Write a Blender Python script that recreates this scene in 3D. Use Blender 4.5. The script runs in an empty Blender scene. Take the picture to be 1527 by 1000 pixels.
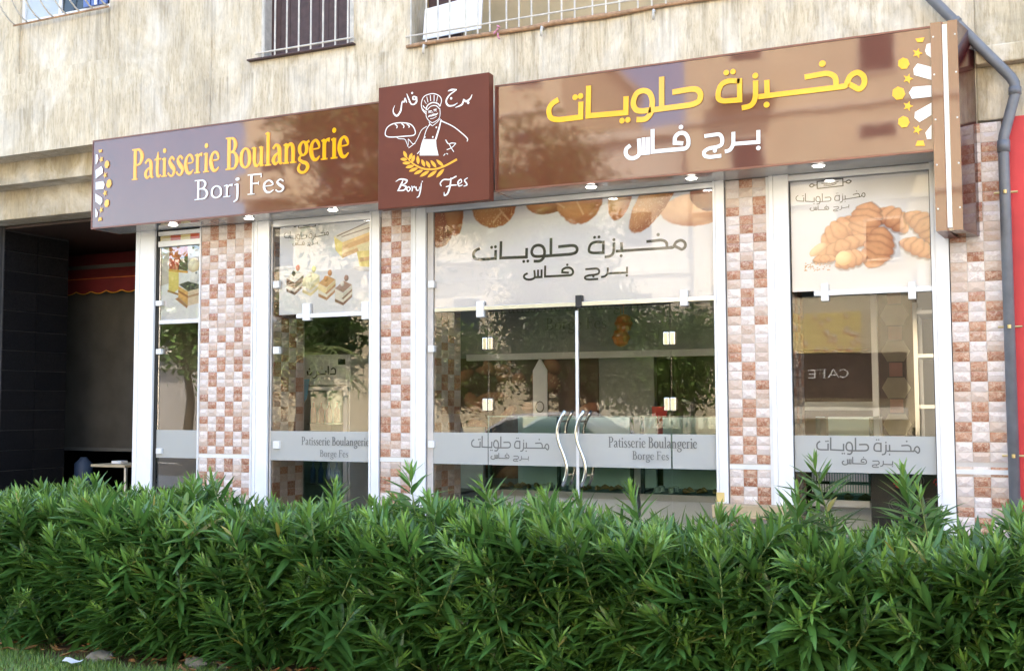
import bpy, math, random, numpy as np
from mathutils import Vector, Matrix
random.seed(7); rng = np.random.default_rng(7)
D = bpy.data; SC = bpy.context.scene; COL = SC.collection
PI = math.pi
# ------------------------------------------------------------------ camera
FPX, CX, CY = 1612.0, 763.5, 500.0
YAW = math.atan((1490 - CX) / FPX); PITCH = math.atan(102 / FPX); ROLL = math.radians(-0.2)
CAM = Vector((0.0, -8.16, 1.45))
FW = Vector((-math.sin(YAW) * math.cos(PITCH), math.cos(YAW) * math.cos(PITCH), math.sin(PITCH)))
RT0 = Vector((math.cos(YAW), math.sin(YAW), 0)); UP0 = RT0.cross(FW)
RT = RT0 * math.cos(ROLL) + UP0 * math.sin(ROLL); UPV = RT.cross(FW)
cam_d = D.cameras.new('camera'); cam = D.objects.new('camera', cam_d); COL.objects.link(cam)
cam_d.sensor_width = 36.0; cam_d.lens = FPX / 1527 * 36; cam_d.clip_start = 0.1; cam_d.clip_end = 600
M = Matrix((RT, UPV, -FW)).transposed().to_4x4(); M.translation = CAM
cam.matrix_world = M; SC.camera = cam
# ------------------------------------------------------------------ world, sun, exposure
SUN_EL, SUN_ROT = math.radians(50), math.radians(24)
w = D.worlds.new('World'); SC.world = w; w.use_nodes = True
nt = w.node_tree; bg = nt.nodes['Background']
sky = nt.nodes.new('ShaderNodeTexSky'); sky.sky_type = 'NISHITA'; sky.sun_disc = False
sky.sun_elevation = SUN_EL; sky.sun_rotation = SUN_ROT; sky.air_density = 1.0; sky.dust_density = 2.2; sky.ozone_density = 1.0
nt.links.new(sky.outputs[0], bg.inputs[0]); bg.inputs[1].default_value = 0.15
sd = D.lights.new('sun', 'SUN'); sun = D.objects.new('sun', sd); COL.objects.link(sun)
sd.energy = 2.45; sd.angle = math.radians(0.5); sd.color = (1, 0.93, 0.82)
sdir = Vector((math.sin(SUN_ROT) * math.cos(SUN_EL), math.cos(SUN_ROT) * math.cos(SUN_EL), math.sin(SUN_EL)))
sun.rotation_euler = sdir.to_track_quat('Z', 'Y').to_euler(); sun.location = (0, 0, 30)
SC.view_settings.view_transform = 'Standard'; SC.view_settings.look = 'None'
SC.view_settings.gamma = 1; SC.view_settings.use_curve_mapping = False
SC.view_settings.exposure = 2.92
SC.view_settings.use_white_balance = True
SC.view_settings.white_balance_temperature = 7000; SC.view_settings.white_balance_tint = 10
SC.render.engine = 'CYCLES'
cy = SC.cycles; cy.max_bounces = 8; cy.transparent_max_bounces = 16; cy.diffuse_bounces = 4; cy.glossy_bounces = 4
cy.transmission_bounces = 4; cy.caustics_reflective = False; cy.caustics_refractive = False
cy.sample_clamp_indirect = 6; cy.use_denoising = True
try: cy.denoiser = 'OPENIMAGEDENOISE'
except Exception: pass

def at(px, py, Y=0.0):
    """point on the facade-parallel plane y=Y that the photograph shows at pixel (px,py)"""
    d = FW * FPX + RT * (px - CX) - UPV * (py - CY)
    return CAM + d * ((Y - CAM.y) / d.y)
# ------------------------------------------------------------------ materials
def srgb(r, g, b):
    f = lambda c: c / 12.92 if c <= .04045 else ((c + .055) / 1.055) ** 2.4
    return (f(r / 255), f(g / 255), f(b / 255))
class NB:
    def __init__(s, name):
        s.m = D.materials.new(name); s.m.use_nodes = True; s.t = s.m.node_tree
        s.b = s.t.nodes['Principled BSDF']; s.out = s.t.nodes['Material Output']
    def n(s, typ, **kw):
        n = s.t.nodes.new('ShaderNode' + typ)
        for k, v in kw.items(): setattr(n, k, v)
        return n
    def l(s, a, b): s.t.links.new(a, b)
    def coord(s, scale=(1, 1, 1), kind='Object'):
        tc = s.n('TexCoord'); mp = s.n('Mapping'); mp.inputs['Scale'].default_value = scale
        s.l(tc.outputs[kind], mp.inputs[0]); return mp.outputs[0]
    def world(s, scale=(1, 1, 1)):
        g = s.n('NewGeometry'); mp = s.n('Mapping'); mp.inputs['Scale'].default_value = scale
        s.l(g.outputs['Position'], mp.inputs[0]); return mp.outputs[0]
    def noise(s, vec, scale=5, detail=4, rough=.55, dist=0):
        n = s.n('TexNoise'); n.inputs['Scale'].default_value = scale; n.inputs['Detail'].default_value = detail
        n.inputs['Roughness'].default_value = rough; n.inputs['Distortion'].default_value = dist
        s.l(vec, n.inputs['Vector']); return n.outputs[0]
    def ramp(s, fac, stops):
        r = s.n('ValToRGB'); e = r.color_ramp.elements
        while len(e) < len(stops): e.new(.5)
        for i, (p, c) in enumerate(stops): e[i].position = p; e[i].color = (c[0], c[1], c[2], 1)
        s.l(fac, r.inputs[0]); return r.outputs[0]
    def mix(s, fac, a, b, bt='MIX'):
        n = s.n('Mix', data_type='RGBA', blend_type=bt)
        for sock, v in ((n.inputs[0], fac), (n.inputs[6], a), (n.inputs[7], b)):
            if hasattr(v, 'is_linked'): s.l(v, sock)
            elif isinstance(v, (int, float)): sock.default_value = v
            else: sock.default_value = (v[0], v[1], v[2], 1)
        return n.outputs[2]
    def bump(s, h, strength=.3, dist=.01):
        n = s.n('Bump'); n.inputs['Strength'].default_value = strength; n.inputs['Distance'].default_value = dist
        s.l(h, n.inputs['Height']); s.l(n.outputs[0], s.b.inputs['Normal']); return n
    def setp(s, **kw):
        for k, v in kw.items():
            i = s.b.inputs[k.replace('_', ' ')]
            i.default_value = (v[0], v[1], v[2], 1) if isinstance(v, tuple) else v
def simple(name, col, rough=.5, metal=0.0, var=.12, scale=6, bump=0.0, spec=.5, ior=None, stretch=(1, 1, 1)):
    nb = NB(name); v = nb.world(stretch)
    f = nb.noise(v, scale, 5)
    lo = tuple(c * (1 - var) for c in col); hi = tuple(min(1, c * (1 + var)) for c in col)
    nb.l(nb.ramp(f, [(.3, lo), (.7, hi)]), nb.b.inputs['Base Color'])
    nb.setp(Roughness=rough, Metallic=metal)
    nb.b.inputs['Specular IOR Level'].default_value = spec
    if ior: nb.b.inputs['IOR'].default_value = ior
    if bump: nb.bump(nb.noise(v, scale * 8, 3), bump, .004)
    return nb.m
def per_object(name, c1, c2, rough=.4, bump=.15, veins=None, spec=.5):
    nb = NB(name); oi = nb.n('ObjectInfo'); v = nb.world((1, 1, 1))
    base = nb.ramp(oi.outputs['Random'], [(0, c1), (1, c2)])
    f = nb.noise(v, 38, 6, .65, 1.2)
    col = nb.mix(nb.ramp(f, [(.42, (0, 0, 0)), (.62, (1, 1, 1))]), base, veins or tuple(c * .72 for c in c1))
    nb.l(col, nb.b.inputs['Base Color']); nb.setp(Roughness=rough)
    nb.b.inputs['Specular IOR Level'].default_value = spec
    nb.bump(f, bump, .002); return nb.m
def vcol(name, attr='paint', rough=.6, transl=0.0, grain=0.0):
    nb = NB(name); a = nb.n('Attribute', attribute_name=attr)
    nb.l(a.outputs['Color'], nb.b.inputs['Base Color']); nb.setp(Roughness=rough); return nb.m
MT = {}
def plaster(name, dark=(.44, .37, .27), mid=(.61, .53, .40), light=(.74, .67, .54), stain=.35):
    nb = NB(name); v = nb.world((9, 9, 1.5)); v2 = nb.world((1, 1, .45)); v3 = nb.world((55, 55, 9.0)); v4 = nb.world((1, 1, 1))
    s1 = nb.noise(v, 1.6, 6, .6, .4); s2 = nb.noise(v2, 1.3, 5, .6); s3 = nb.noise(v3, 1.0, 5, .7)
    c = nb.ramp(s1, [(.3, dark), (.5, mid), (.68, light)])
    c = nb.mix(nb.ramp(s2, [(.35, (0, 0, 0)), (.7, (.75,) * 3)]), c, (.68, .58, .42))
    c = nb.mix(nb.ramp(s3, [(.36, (.55,) * 3), (.52, (0, 0, 0))]), c, (.33, .26, .17))
    s6 = nb.noise(nb.world((1, 1, .6)), 1.9, 7, .7, .6)
    c = nb.mix(nb.ramp(s6, [(.47, (0, 0, 0)), (.66, (.75,) * 3)]), c, (.80, .75, .66))
    s7 = nb.noise(nb.world((2.5, 2.5, 1.0)), 1.7, 7, .75, .3)
    c = nb.mix(nb.ramp(s7, [(.53, (0, 0, 0)), (.70, (.5,) * 3)]), c, (.40, .38, .35))
    s4 = nb.noise(v4, .55, 7, .68, 1.0)
    c = nb.mix(nb.ramp(s4, [(.50, (0, 0, 0)), (.72, (stain,) * 3)]), c, (.22, .20, .17))
    s5 = nb.noise(nb.world((14, 14, .35)), 1.0, 4, .6)
    c = nb.mix(nb.ramp(s5, [(.60, (0, 0, 0)), (.74, (.42,) * 3)]), c, (.25, .22, .18))
    sp = nb.n('SeparateXYZ'); nb.l(nb.world((1, 1, 1)), sp.inputs[0]); mr = nb.n('MapRange'); nb.l(sp.outputs[2], mr.inputs[0]); mr.inputs[1].default_value = 4.0; mr.inputs[2].default_value = 5.6
    zm = nb.ramp(mr.outputs[0], [(.02, (0,) * 3), (.36, (1,) * 3), (.375, (.15,) * 3), (.55, (.1,) * 3), (.94, (.9,) * 3), (.96, (.1,) * 3)])
    dr = nb.ramp(nb.noise(nb.world((16, 16, .5)), 1.0, 5, .65, .3), [(.50, (0,) * 3), (.66, (.62,) * 3)])
    mm = nb.n('Math', operation='MULTIPLY'); nb.l(zm, mm.inputs[0]); nb.l(dr, mm.inputs[1]); c = nb.mix(mm.outputs[0], c, (.20, .165, .12))
    nb.l(c, nb.b.inputs['Base Color']); nb.setp(Roughness=.92)
    nb.b.inputs['Specular IOR Level'].default_value = .15
    add = nb.n('Math', operation='ADD'); nb.l(s3, add.inputs[0]); nb.l(s1, add.inputs[1])
    nb.bump(add.outputs[0], .7, .012); return nb.m
MT['plaster'] = plaster('beige_combed_plaster')
MT['old_plaster'] = plaster('stained_plaster', (.26, .22, .15), (.46, .40, .29), (.60, .54, .40), .9)
MT['beam'] = plaster('beam_plaster', (.30, .235, .14), (.42, .34, .22), (.5, .42, .29), .6)
MT['white_metal'] = simple('white_powder_coat', (.78, .78, .79), .35, var=.03)
MT['trim'] = simple('white_trim', (.72, .72, .72), .3, var=.05)
MT['chrome'] = simple('brushed_steel', (.62, .61, .58), .22, 1.0, var=.08, scale=30)
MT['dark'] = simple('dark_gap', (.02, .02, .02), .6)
MT['steel_rail'] = simple('steel_rail', (.6, .6, .6), .28, 1.0, var=.05)
def sign_mat(name, col, rough, ior):
    nb = NB(name); v = nb.world((1, 1, 1))
    f = nb.noise(v, 3, 5)
    nb.l(nb.ramp(f, [(.3, tuple(c * .92 for c in col)), (.7, tuple(c * 1.06 for c in col))]), nb.b.inputs['Base Color'])
    nb.setp(Roughness=rough, IOR=ior); nb.bump(nb.noise(v, 2.2, 2), .10, .006)
    return nb.m
MT['sign_brown'] = sign_mat('glossy_brown_acrylic', (.14, .043, .025), .04, 1.72)
MT['sign_box'] = sign_mat('satin_brown_panel', (.135, .036, .020), .42, 1.3)
MT['sign_edge'] = simple('brown_metal_return', (.20, .085, .06), .35, .3, var=.15)
MT['yellow'] = sign_mat('yellow_lettering', (.86, .43, .012), .10, 1.55)
MT['orange_outline'] = simple('orange_outline', (.62, .17, .03), .3)
MT['white_print'] = sign_mat('white_lettering', (.85, .85, .85), .15, 1.5)
MT['wheat'] = simple('wheat_yellow', (.85, .40, .03), .35, var=.05)
MT['black_print'] = simple('black_print', (.02, .018, .018), .45)
MT['grey_print'] = simple('grey_print', (.13, .13, .125), .6)
MT['soffit'] = simple('glossy_soffit', (.36, .355, .35), .08, .25, var=.05)
MT['grout'] = simple('grout', (.55, .51, .48), .8, bump=.2)
MT['tile_brown'] = per_object('brown_split_tile', (.30, .105, .055), (.42, .18, .105), .3, .5, (.52, .36, .27))
MT['tile_mid'] = per_object('sandy_split_tile', (.52, .36, .28), (.56, .44, .38), .3, .4, (.58, .48, .42))
MT['tile_light'] = per_object('pale_split_tile', (.62, .55, .52), (.76, .69, .66), .27, .35, (.60, .50, .47))
MT['black_tile'] = per_object('black_stone_tile', (.012, .012, .014), (.02, .019, .02), .42, .1, spec=.08)
MT['red_paint'] = simple('red_painted_wall', (.56, .03, .035), .55, var=.14, scale=3, bump=.1)
MT['pipe'] = simple('grey_pvc', (.14, .15, .17), .42, var=.18, scale=9)
MT['brass'] = simple('brass_clip', (.6, .45, .2), .35, .8)
MT['sandstone'] = simple('ochre_stone', (.46, .34, .2), .7, var=.2, scale=12, bump=.3)
MT['iron'] = simple('white_iron', (.55, .52, .47), .55, var=.2, scale=14)
MT['rust'] = simple('rusty_iron', (.36, .22, .13), .75, var=.35, scale=25, bump=.3)
MT['shutter'] = simple('dark_brown_shutter', (.065, .035, .035), .6, var=.25, scale=18)
MT['blue_shutter'] = simple('blue_shutter', (.10, .17, .42), .4)
MT['white_board'] = simple('white_board', (.75, .76, .8), .5, var=.04)
MT['pink'] = simple('pink_ribbon', (.6, .25, .35), .7)
MT['pvc_cream'] = simple('cream_loggia', (.50, .41, .27), .9, var=.12, scale=4, bump=.2)
def glass(name, tint=(.93, .97, .95), ior=1.5, rough=0.0):
    nb = NB(name); tr = nb.n('BsdfTransparent'); gl = nb.n('BsdfGlossy'); fr = nb.n('Fresnel'); mx = nb.n('MixShader')
    tr.inputs[0].default_value = (*tint, 1); gl.inputs[0].default_value = (1, 1, 1, 1); gl.inputs['Roughness'].default_value = rough
    fr.inputs[0].default_value = ior
    if name == 'shop_glass':
        bp = nb.n('Bump'); bp.inputs['Strength'].default_value = .12; bp.inputs['Distance'].default_value = .004
        nb.l(nb.noise(nb.world((1, 1, 1)), 1.6, 1), bp.inputs['Height'])
        nb.l(bp.outputs[0], gl.inputs['Normal']); nb.l(bp.outputs[0], fr.inputs['Normal'])
    nb.l(fr.outputs[0], mx.inputs[0]); nb.l(tr.outputs[0], mx.inputs[1]); nb.l(gl.outputs[0], mx.inputs[2])
    nb.l(mx.outputs[0], nb.out.inputs[0]); return nb.m
MT['glass'] = glass('shop_glass', (.99, .99, .99), 1.395)
MT['case_glass'] = glass('display_case_glass', (.80, .93, .90), 1.5)
MT['dark_glass'] = simple('dark_window_glass', (.03, .04, .045), .05)
def frost(name):
    nb = NB(name); tr = nb.n('BsdfTransparent'); df = nb.n('BsdfDiffuse'); tl = nb.n('BsdfTranslucent'); m1 = nb.n('MixShader'); m2 = nb.n('MixShader')
    tr.inputs[0].default_value = (.9, .92, .9, 1); df.inputs[0].default_value = (.62, .62, .60, 1); tl.inputs[0].default_value = (.6, .62, .6, 1)
    m1.inputs[0].default_value = .2; m2.inputs[0].default_value = .74
    nb.l(df.outputs[0], m1.inputs[1]); nb.l(tl.outputs[0], m1.inputs[2]); nb.l(tr.outputs[0], m2.inputs[1]); nb.l(m1.outputs[0], m2.inputs[2])
    nb.l(m2.outputs[0], nb.out.inputs[0]); return nb.m
MT['frost'] = frost('frosted_film')
def emit(name, col, s):
    nb = NB(name); nb.setp(Emission_Color=col, Base_Color=col); nb.b.inputs['Emission Strength'].default_value = s; return nb.m
MT['lamp'] = emit('lamp_disc', (1, .97, .92), 5.0)
MT['poster'] = vcol('printed_poster', rough=.5)
def leafmat():
    nb = NB('oleander_leaf'); a = nb.n('Attribute', attribute_name='tint')
    tl = nb.n('BsdfTranslucent'); mx = nb.n('MixShader'); mx.inputs[0].default_value = .22
    col = nb.mix(nb.ramp(nb.noise(nb.world((1, 1, 1)), 18, 3), [(.3, (0, 0, 0)), (.7, (.3,) * 3)]), a.outputs['Color'], (.05, .10, .02))
    nb.l(col, nb.b.inputs['Base Color']); nb.setp(Roughness=.36)
    nb.b.inputs['Specular IOR Level'].default_value = .55
    hs = nb.n('HueSaturation'); hs.inputs['Value'].default_value = 1.5; hs.inputs['Hue'].default_value = .485; nb.l(a.outputs['Color'], hs.inputs['Color']); nb.l(hs.outputs[0], tl.inputs[0])
    nb.l(nb.b.outputs[0], mx.inputs[1]); nb.l(tl.outputs[0], mx.inputs[2]); nb.l(mx.outputs[0], nb.out.inputs[0]); return nb.m
MT['leaf'] = leafmat()
MT['bark'] = simple('brown_bark', (.11, .08, .05), .85, var=.3, scale=30, bump=.5)
MT['stem'] = simple('green_stem', (.24, .30, .10), .6, var=.2)
# ------------------------------------------------------------------ mesh helpers
class MB:
    def __init__(s): s.v = []; s.f = []; s.mi = []
    def add(s, vs, fs, mi=0):
        o = len(s.v); s.v += [tuple(v) for v in vs]; s.f += [tuple(i + o for i in f) for f in fs]; s.mi += [mi] * len(fs); return s
    def box(s, x0, x1, y0, y1, z0, z1, mi=0):
        x0, x1 = min(x0, x1), max(x0, x1); y0, y1 = min(y0, y1), max(y0, y1); z0, z1 = min(z0, z1), max(z0, z1)
        v = [(x, y, z) for x in (x0, x1) for y in (y0, y1) for z in (z0, z1)]
        return s.add(v, [(0, 1, 3, 2), (4, 6, 7, 5), (0, 4, 5, 1), (2, 3, 7, 6), (0, 2, 6, 4), (1, 5, 7, 3)], mi)
    def prism(s, foot, z0, z1, mi=0):
        n = len(foot); v = [(x, y, z0) for x, y in foot] + [(x, y, z1) for x, y in foot]
        return s.add(v, [tuple(range(n))[::-1], tuple(range(n, 2 * n))] + [(i, (i + 1) % n, (i + 1) % n + n, i + n) for i in range(n)], mi)
    def tube(s, pts, r, seg=8, cap=True, mi=0):
        pts = [Vector(p) for p in pts]; rs = r if isinstance(r, (list, tuple)) else [r] * len(pts)
        vs, fs = [], []; prev = None
        for i, p in enumerate(pts):
            a = pts[max(0, i - 1)]; b = pts[min(len(pts) - 1, i + 1)]; t = (b - a)
            t = t.normalized() if t.length > 1e-9 else Vector((0, 0, 1))
            if prev is None:
                u = t.orthogonal().normalized()
            else: u = (prev - t * prev.dot(t)).normalized()
            prev = u; w_ = t.cross(u)
            for k in range(seg):
                an = 2 * PI * k / seg; vs.append(p + (u * math.cos(an) + w_ * math.sin(an)) * rs[i])
        for i in range(len(pts) - 1):
            for k in range(seg):
                a = i * seg + k; b = i * seg + (k + 1) % seg; fs.append((a, b, b + seg, a + seg))
        if cap:
            fs.append(tuple(range(seg))[::-1]); fs.append(tuple(range((len(pts) - 1) * seg, len(pts) * seg)))
        return s.add(vs, fs, mi)
    def disc(s, c, r, ax='z', n=16, mi=0, h=.004):
        c = Vector(c); d = {'z': Vector((0, 0, h)), 'y': Vector((0, h, 0)), 'x': Vector((h, 0, 0))}[ax]
        return s.tube([c - d / 2, c + d / 2], r, n, True, mi)
    def build(s, name, mat, parent=None, smooth=False, bevel=0, **props):
        if not s.v: return None
        a = np.array(s.v, dtype=float); lo, hi = a.min(0), a.max(0); c = (lo + hi) / 2
        if parent is None: c[2] = lo[2]
        me = D.meshes.new(name); me.from_pydata((a - c).tolist(), [], s.f)
        for m in (mat if isinstance(mat, (list, tuple)) else [mat]): me.materials.append(MT[m] if isinstance(m, str) else m)
        if any(s.mi): me.polygons.foreach_set('material_index', s.mi)
        if smooth: me.polygons.foreach_set('use_smooth', [True] * len(s.f))
        return place(name, me, c, parent, bevel, **props)
WL = {}
def place(name, me, c, parent=None, bevel=0, **props):
    o = D.objects.new(name, me); COL.objects.link(o); c = Vector(c)
    WL[o.name] = c
    if parent is not None: o.parent = parent; o.location = c - WL[parent.name]
    else: o.location = c
    if bevel:
        b = o.modifiers.new('bevel', 'BEVEL'); b.width = bevel; b.segments = 2; b.limit_method = 'ANGLE'
    for k, v in props.items(): o[k] = v
    return o
def thing(name, label, cat, loc, group=None):
    o = D.objects.new(name, None); COL.objects.link(o); o.location = loc; WL[o.name] = Vector(loc); o.empty_display_size = .1
    o['label'] = label; o['category'] = cat
    if group: o['group'] = group
    return o
def tag(o, label, cat, group=None):
    o['label'] = label; o['category'] = cat
    if group: o['group'] = group
    return o
def B(*a): return MB().box(*a)
def catmull(P, n=6, closed=False):
    P = [np.array(p, float) for p in P]; out = []; N = len(P)
    if N < 3 and not closed:
        return [P[0] + (P[1] - P[0]) * t for t in np.linspace(0, 1, n)]
    rng_ = range(N if closed else N - 1)
    for i in rng_:
        p0 = P[(i - 1) % N] if closed or i > 0 else 2 * P[0] - P[1]
        p1 = P[i]; p2 = P[(i + 1) % N]
        p3 = P[(i + 2) % N] if closed or i + 2 < N else 2 * P[-1] - P[-2]
        for k in range(n):
            t = k / n
            out.append(.5 * ((2 * p1) + (-p0 + p2) * t + (2 * p0 - 5 * p1 + 4 * p2 - p3) * t * t + (-p0 + 3 * p1 - 3 * p2 + p3) * t ** 3))
    if not closed: out.append(P[-1])
    return out
def roundpath(P, r, n=5):
    """polyline with rounded corners; P (x,y[,r])"""
    out = []
    for i, p in enumerate(P):
        rr = p[2] if len(p) > 2 else r; q = np.array(p[:2], float)
        if i in (0, len(P) - 1) or rr <= 0: out.append(q); continue
        a = np.array(P[i - 1][:2], float); b = np.array(P[i + 1][:2], float)
        la, lb = np.linalg.norm(a - q), np.linalg.norm(b - q); k = min(rr, la * .48, lb * .48)
        s = q + (a - q) / la * k; e = q + (b - q) / lb * k
        for t in np.linspace(0, 1, n): out.append((1 - t) ** 2 * s + 2 * t * (1 - t) * q + t * t * e)
    return out
class Ink:
    """flat lettering on the plane y=Y: ribbons, dots and filled outlines, each a hair in front of the last"""
    def __init__(s, Y, step=.00012, sgn=-1): s.mb = MB(); s.Y = Y; s.k = 0; s.step = step; s.sgn = sgn
    def y(s): s.k += 1; return s.Y + s.sgn * s.k * s.step
    def poly(s, pts):
        y = s.y(); s.mb.add([(p[0], y, p[1]) for p in pts], [tuple(range(len(pts)))]); return s
    def disc(s, c, r, rz=None, n=14):
        rz = rz or r; return s.poly([(c[0] + r * math.cos(2 * PI * i / n), c[1] + rz * math.sin(2 * PI * i / n)) for i in range(n)])
    def ribbon(s, pts, ws, closed=False, cap=False):
        pts = [np.array(p[:2], float) for p in pts]
        # drop repeats
        q, w2 = [pts[0]], [ws[0]]
        for p, w_ in zip(pts[1:], ws[1:]):
            if np.linalg.norm(p - q[-1]) > 1e-6: q.append(p); w2.append(w_)
        pts, ws = q, w2; N = len(pts)
        if N < 2: return s
        y = s.y(); vs = []
        for i in range(N):
            if closed: t1 = pts[i] - pts[i - 1]; t2 = pts[(i + 1) % N] - pts[i]
            else: t1 = pts[i] - pts[max(i - 1, 0)]; t2 = pts[min(i + 1, N - 1)] - pts[i]
            if np.linalg.norm(t1) < 1e-9: t1 = t2
            if np.linalg.norm(t2) < 1e-9: t2 = t1
            t1 = t1 / np.linalg.norm(t1); t2 = t2 / np.linalg.norm(t2); t = t1 + t2
            if np.linalg.norm(t) < 1e-6: t = t1
            t = t / np.linalg.norm(t); nrm = np.array([-t[1], t[0]]); k = min(1.6, 1 / max(.3, float(np.dot(t, t1))))
            h = ws[i] / 2 * k; vs += [(*(pts[i] + nrm * h),), (*(pts[i] - nrm * h),)]
        fs = [(2 * i, 2 * i + 1, 2 * i + 3, 2 * i + 2) for i in range(N - 1)]
        if closed: fs.append((2 * N - 2, 2 * N - 1, 1, 0))
        s.mb.add([(v[0], y, v[1]) for v in vs], fs)
        if cap:
            s.disc(pts[0], ws[0] / 2, n=10); s.disc(pts[-1], ws[-1] / 2, n=10)
        return s
    def brk(s):
        s.done = getattr(s, 'done', []); s.done.append(s.mb); s.mb = MB()
    def build(s, name, mat, parent, **kw):
        r = None
        for m in getattr(s, 'done', []) + [s.mb]:
            if m.v: r = m.build(name, mat, parent, **kw)
        return r
# strokes are stored as ('r'|'s'|'c'|'d'|'p', points, width) in flat coordinates, 'c' = closed smooth, 'd' = dot, 'p' = filled
def draw(ink, strokes, xf, ws, cap=False, wmul=1.0):
    """xf maps stored (u,v) to plane (x,z); ws scales widths"""
    for kind, P, wd in strokes:
        if kind == 'b': ink.brk()
        elif kind == 'd': ink.disc(xf(*P), wd * ws * wmul)
        elif kind == 'p': ink.poly([xf(*p) for p in P])
        elif kind == 'r': ink.ribbon([xf(*p) for p in P], [wd * ws * wmul] * len(P), cap=cap)
        else:
            if len(P[0]) > 2: Q = catmull([(*xf(p[0], p[1]), p[2] * ws * wmul) for p in P], 5, kind == 'c')
            else: Q = catmull([(*xf(p[0], p[1]), wd * ws * wmul) for p in P], 5, kind == 'c')
            ink.ribbon(Q, [q[2] for q in Q], kind == 'c', cap)
# ------------------------------------------------------------------ lettering data
def tr(strokes, ox, oy, sc, Y):
    """traced strokes -> (x,z) in metres on plane Y; widths to metres"""
    k = (at(ox + 10, oy + 50, Y) - at(ox, oy + 50, Y)).x / 10
    kz = (at(ox, oy, Y) - at(ox, oy + 10, Y)).z / 10; m = (k + kz) / 2 / sc
    f = lambda p: (lambda q: (q.x, q.z))(at(ox + p[0] / sc, oy + p[1] / sc, Y))
    out = []
    for kind, P, wd in strokes:
        if kind == 'b': out.append((kind, P, wd)); continue
        if kind == 'd': out.append(('d', f(P), wd * m)); continue
        if kind == 'r': P = roundpath(P, 34 if wd > 35 else 22)
        if kind in 'sc' and len(P[0]) > 2: out.append((kind, [(*f(p), p[2] * m) for p in P], 0))
        else: out.append((kind, [f(p) for p in P], (wd or 0) * m))
    return out
W1, W2 = 42, 30
HELWIYAT = [('r', [(182, 438), (128, 468, 30), (98, 520, 40), (112, 592, 45), (175, 605, 30), (366, 582, 0), (368, 455)], W1), ('d', (320, 418), 23), ('d', (365, 408), 23),
    ('r', [(432, 322), (428, 572, 0), (740, 545, 0), (742, 410)], W1), ('d', (708, 612), 22), ('d', (757, 605), 22),
    ('s', [(948, 522), (880, 531), (832, 525), (806, 490), (806, 440), (832, 385), (885, 363), (935, 382), (958, 440), (955, 510), (940, 560), (900, 598), (828, 604)], W1),
    ('r', [(1037, 248), (1037, 505)], W1), ('r', [(965, 522, 0), (1290, 480, 40), (1352, 452, 40), (1362, 390, 40), (1335, 352, 40), (1285, 350, 30), (1125, 376)], W1)]
MAKHBAZA = [('s', [(1160, 335), (1225, 325), (1245, 285), (1270, 240), (1325, 213), (1372, 240), (1384, 285), (1372, 325), (1338, 350), (1295, 330), (1255, 308)], W1),
    ('r', [(888, 252), (1080, 217, 40), (1145, 245, 50), (1150, 338)], W1), ('d', (1035, 140), 26), ('r', [(1235, 322), (1150, 337, 0), (505, 414)], W1),
    ('r', [(575, 275), (578, 405)], W1), ('d', (573, 480), 24), ('r', [(482, 280), (482, 425, 50), (450, 490, 50), (368, 507)], W1), ('d', (480, 240), 24),
    ('r', [(350, 262), (350, 440, 0), (215, 451, 40), (172, 435, 30), (172, 370, 40), (200, 305, 50), (265, 280, 30), (350, 285)], W1), ('d', (240, 215), 23), ('d', (295, 207), 23)]
FAS = [('s', [(778, 815), (745, 845), (740, 885), (762, 915), (800, 922), (838, 905), (853, 870), (848, 760)], W2), ('r', [(850, 882), (925, 876, 0), (925, 748)], W2), ('r', [(887, 752), (888, 878)], W2),
    ('r', [(962, 682), (962, 868, 0), (1240, 842, 30), (1260, 810, 30), (1258, 755, 40), (1230, 714, 40), (1185, 712, 40), (1145, 745, 40), (1145, 795, 0), (1215, 800)], W2), ('d', (1197, 665), 17)]
BORJ = [('r', [(505, 690), (505, 788, 0), (300, 804)], W2), ('d', (505, 838), 18), ('r', [(298, 705), (298, 810, 40), (270, 858, 40), (228, 868)], W2),
    ('r', [(58, 740), (185, 722, 30), (207, 755, 30), (205, 810, 30), (165, 830, 20), (90, 842, 40), (52, 870, 30), (58, 905, 30), (100, 914, 20), (198, 902)], W2), ('d', (145, 860), 17)]
YS = -.372
AR1 = tr(HELWIYAT, 800, 70, 5.554, YS) + [('b', [], 0)] + tr(MAKHBAZA, 1040, 70, 5.554, YS)
AR2 = tr(FAS, 800, 70, 5.554, YS) + [('b', [], 0)] + tr(BORJ, 1040, 70, 5.554, YS)
def bbox(st):
    X, Z = [], []
    for k, P, wd in st:
        for p in ([P] if k == 'd' else P): X.append(p[0]); Z.append(p[1])
    return min(X), max(X), min(Z), max(Z)
def fit(ink, st, x0, x1, z0, z1, wmul=1.0, bend=0.0):
    ink.brk()
    a, b, c, d = bbox(st); sx = (x1 - x0) / (b - a); sz = (z1 - z0) / (d - c)
    def xf(u, v):
        t = (u - a) / (b - a); return (x0 + t * (x1 - x0), z0 + (v - c) * sz + bend * ((t - .5) ** 2 * 4 - .33))
    draw(ink, st, xf, (sx + sz) / 2, wmul=wmul)
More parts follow.
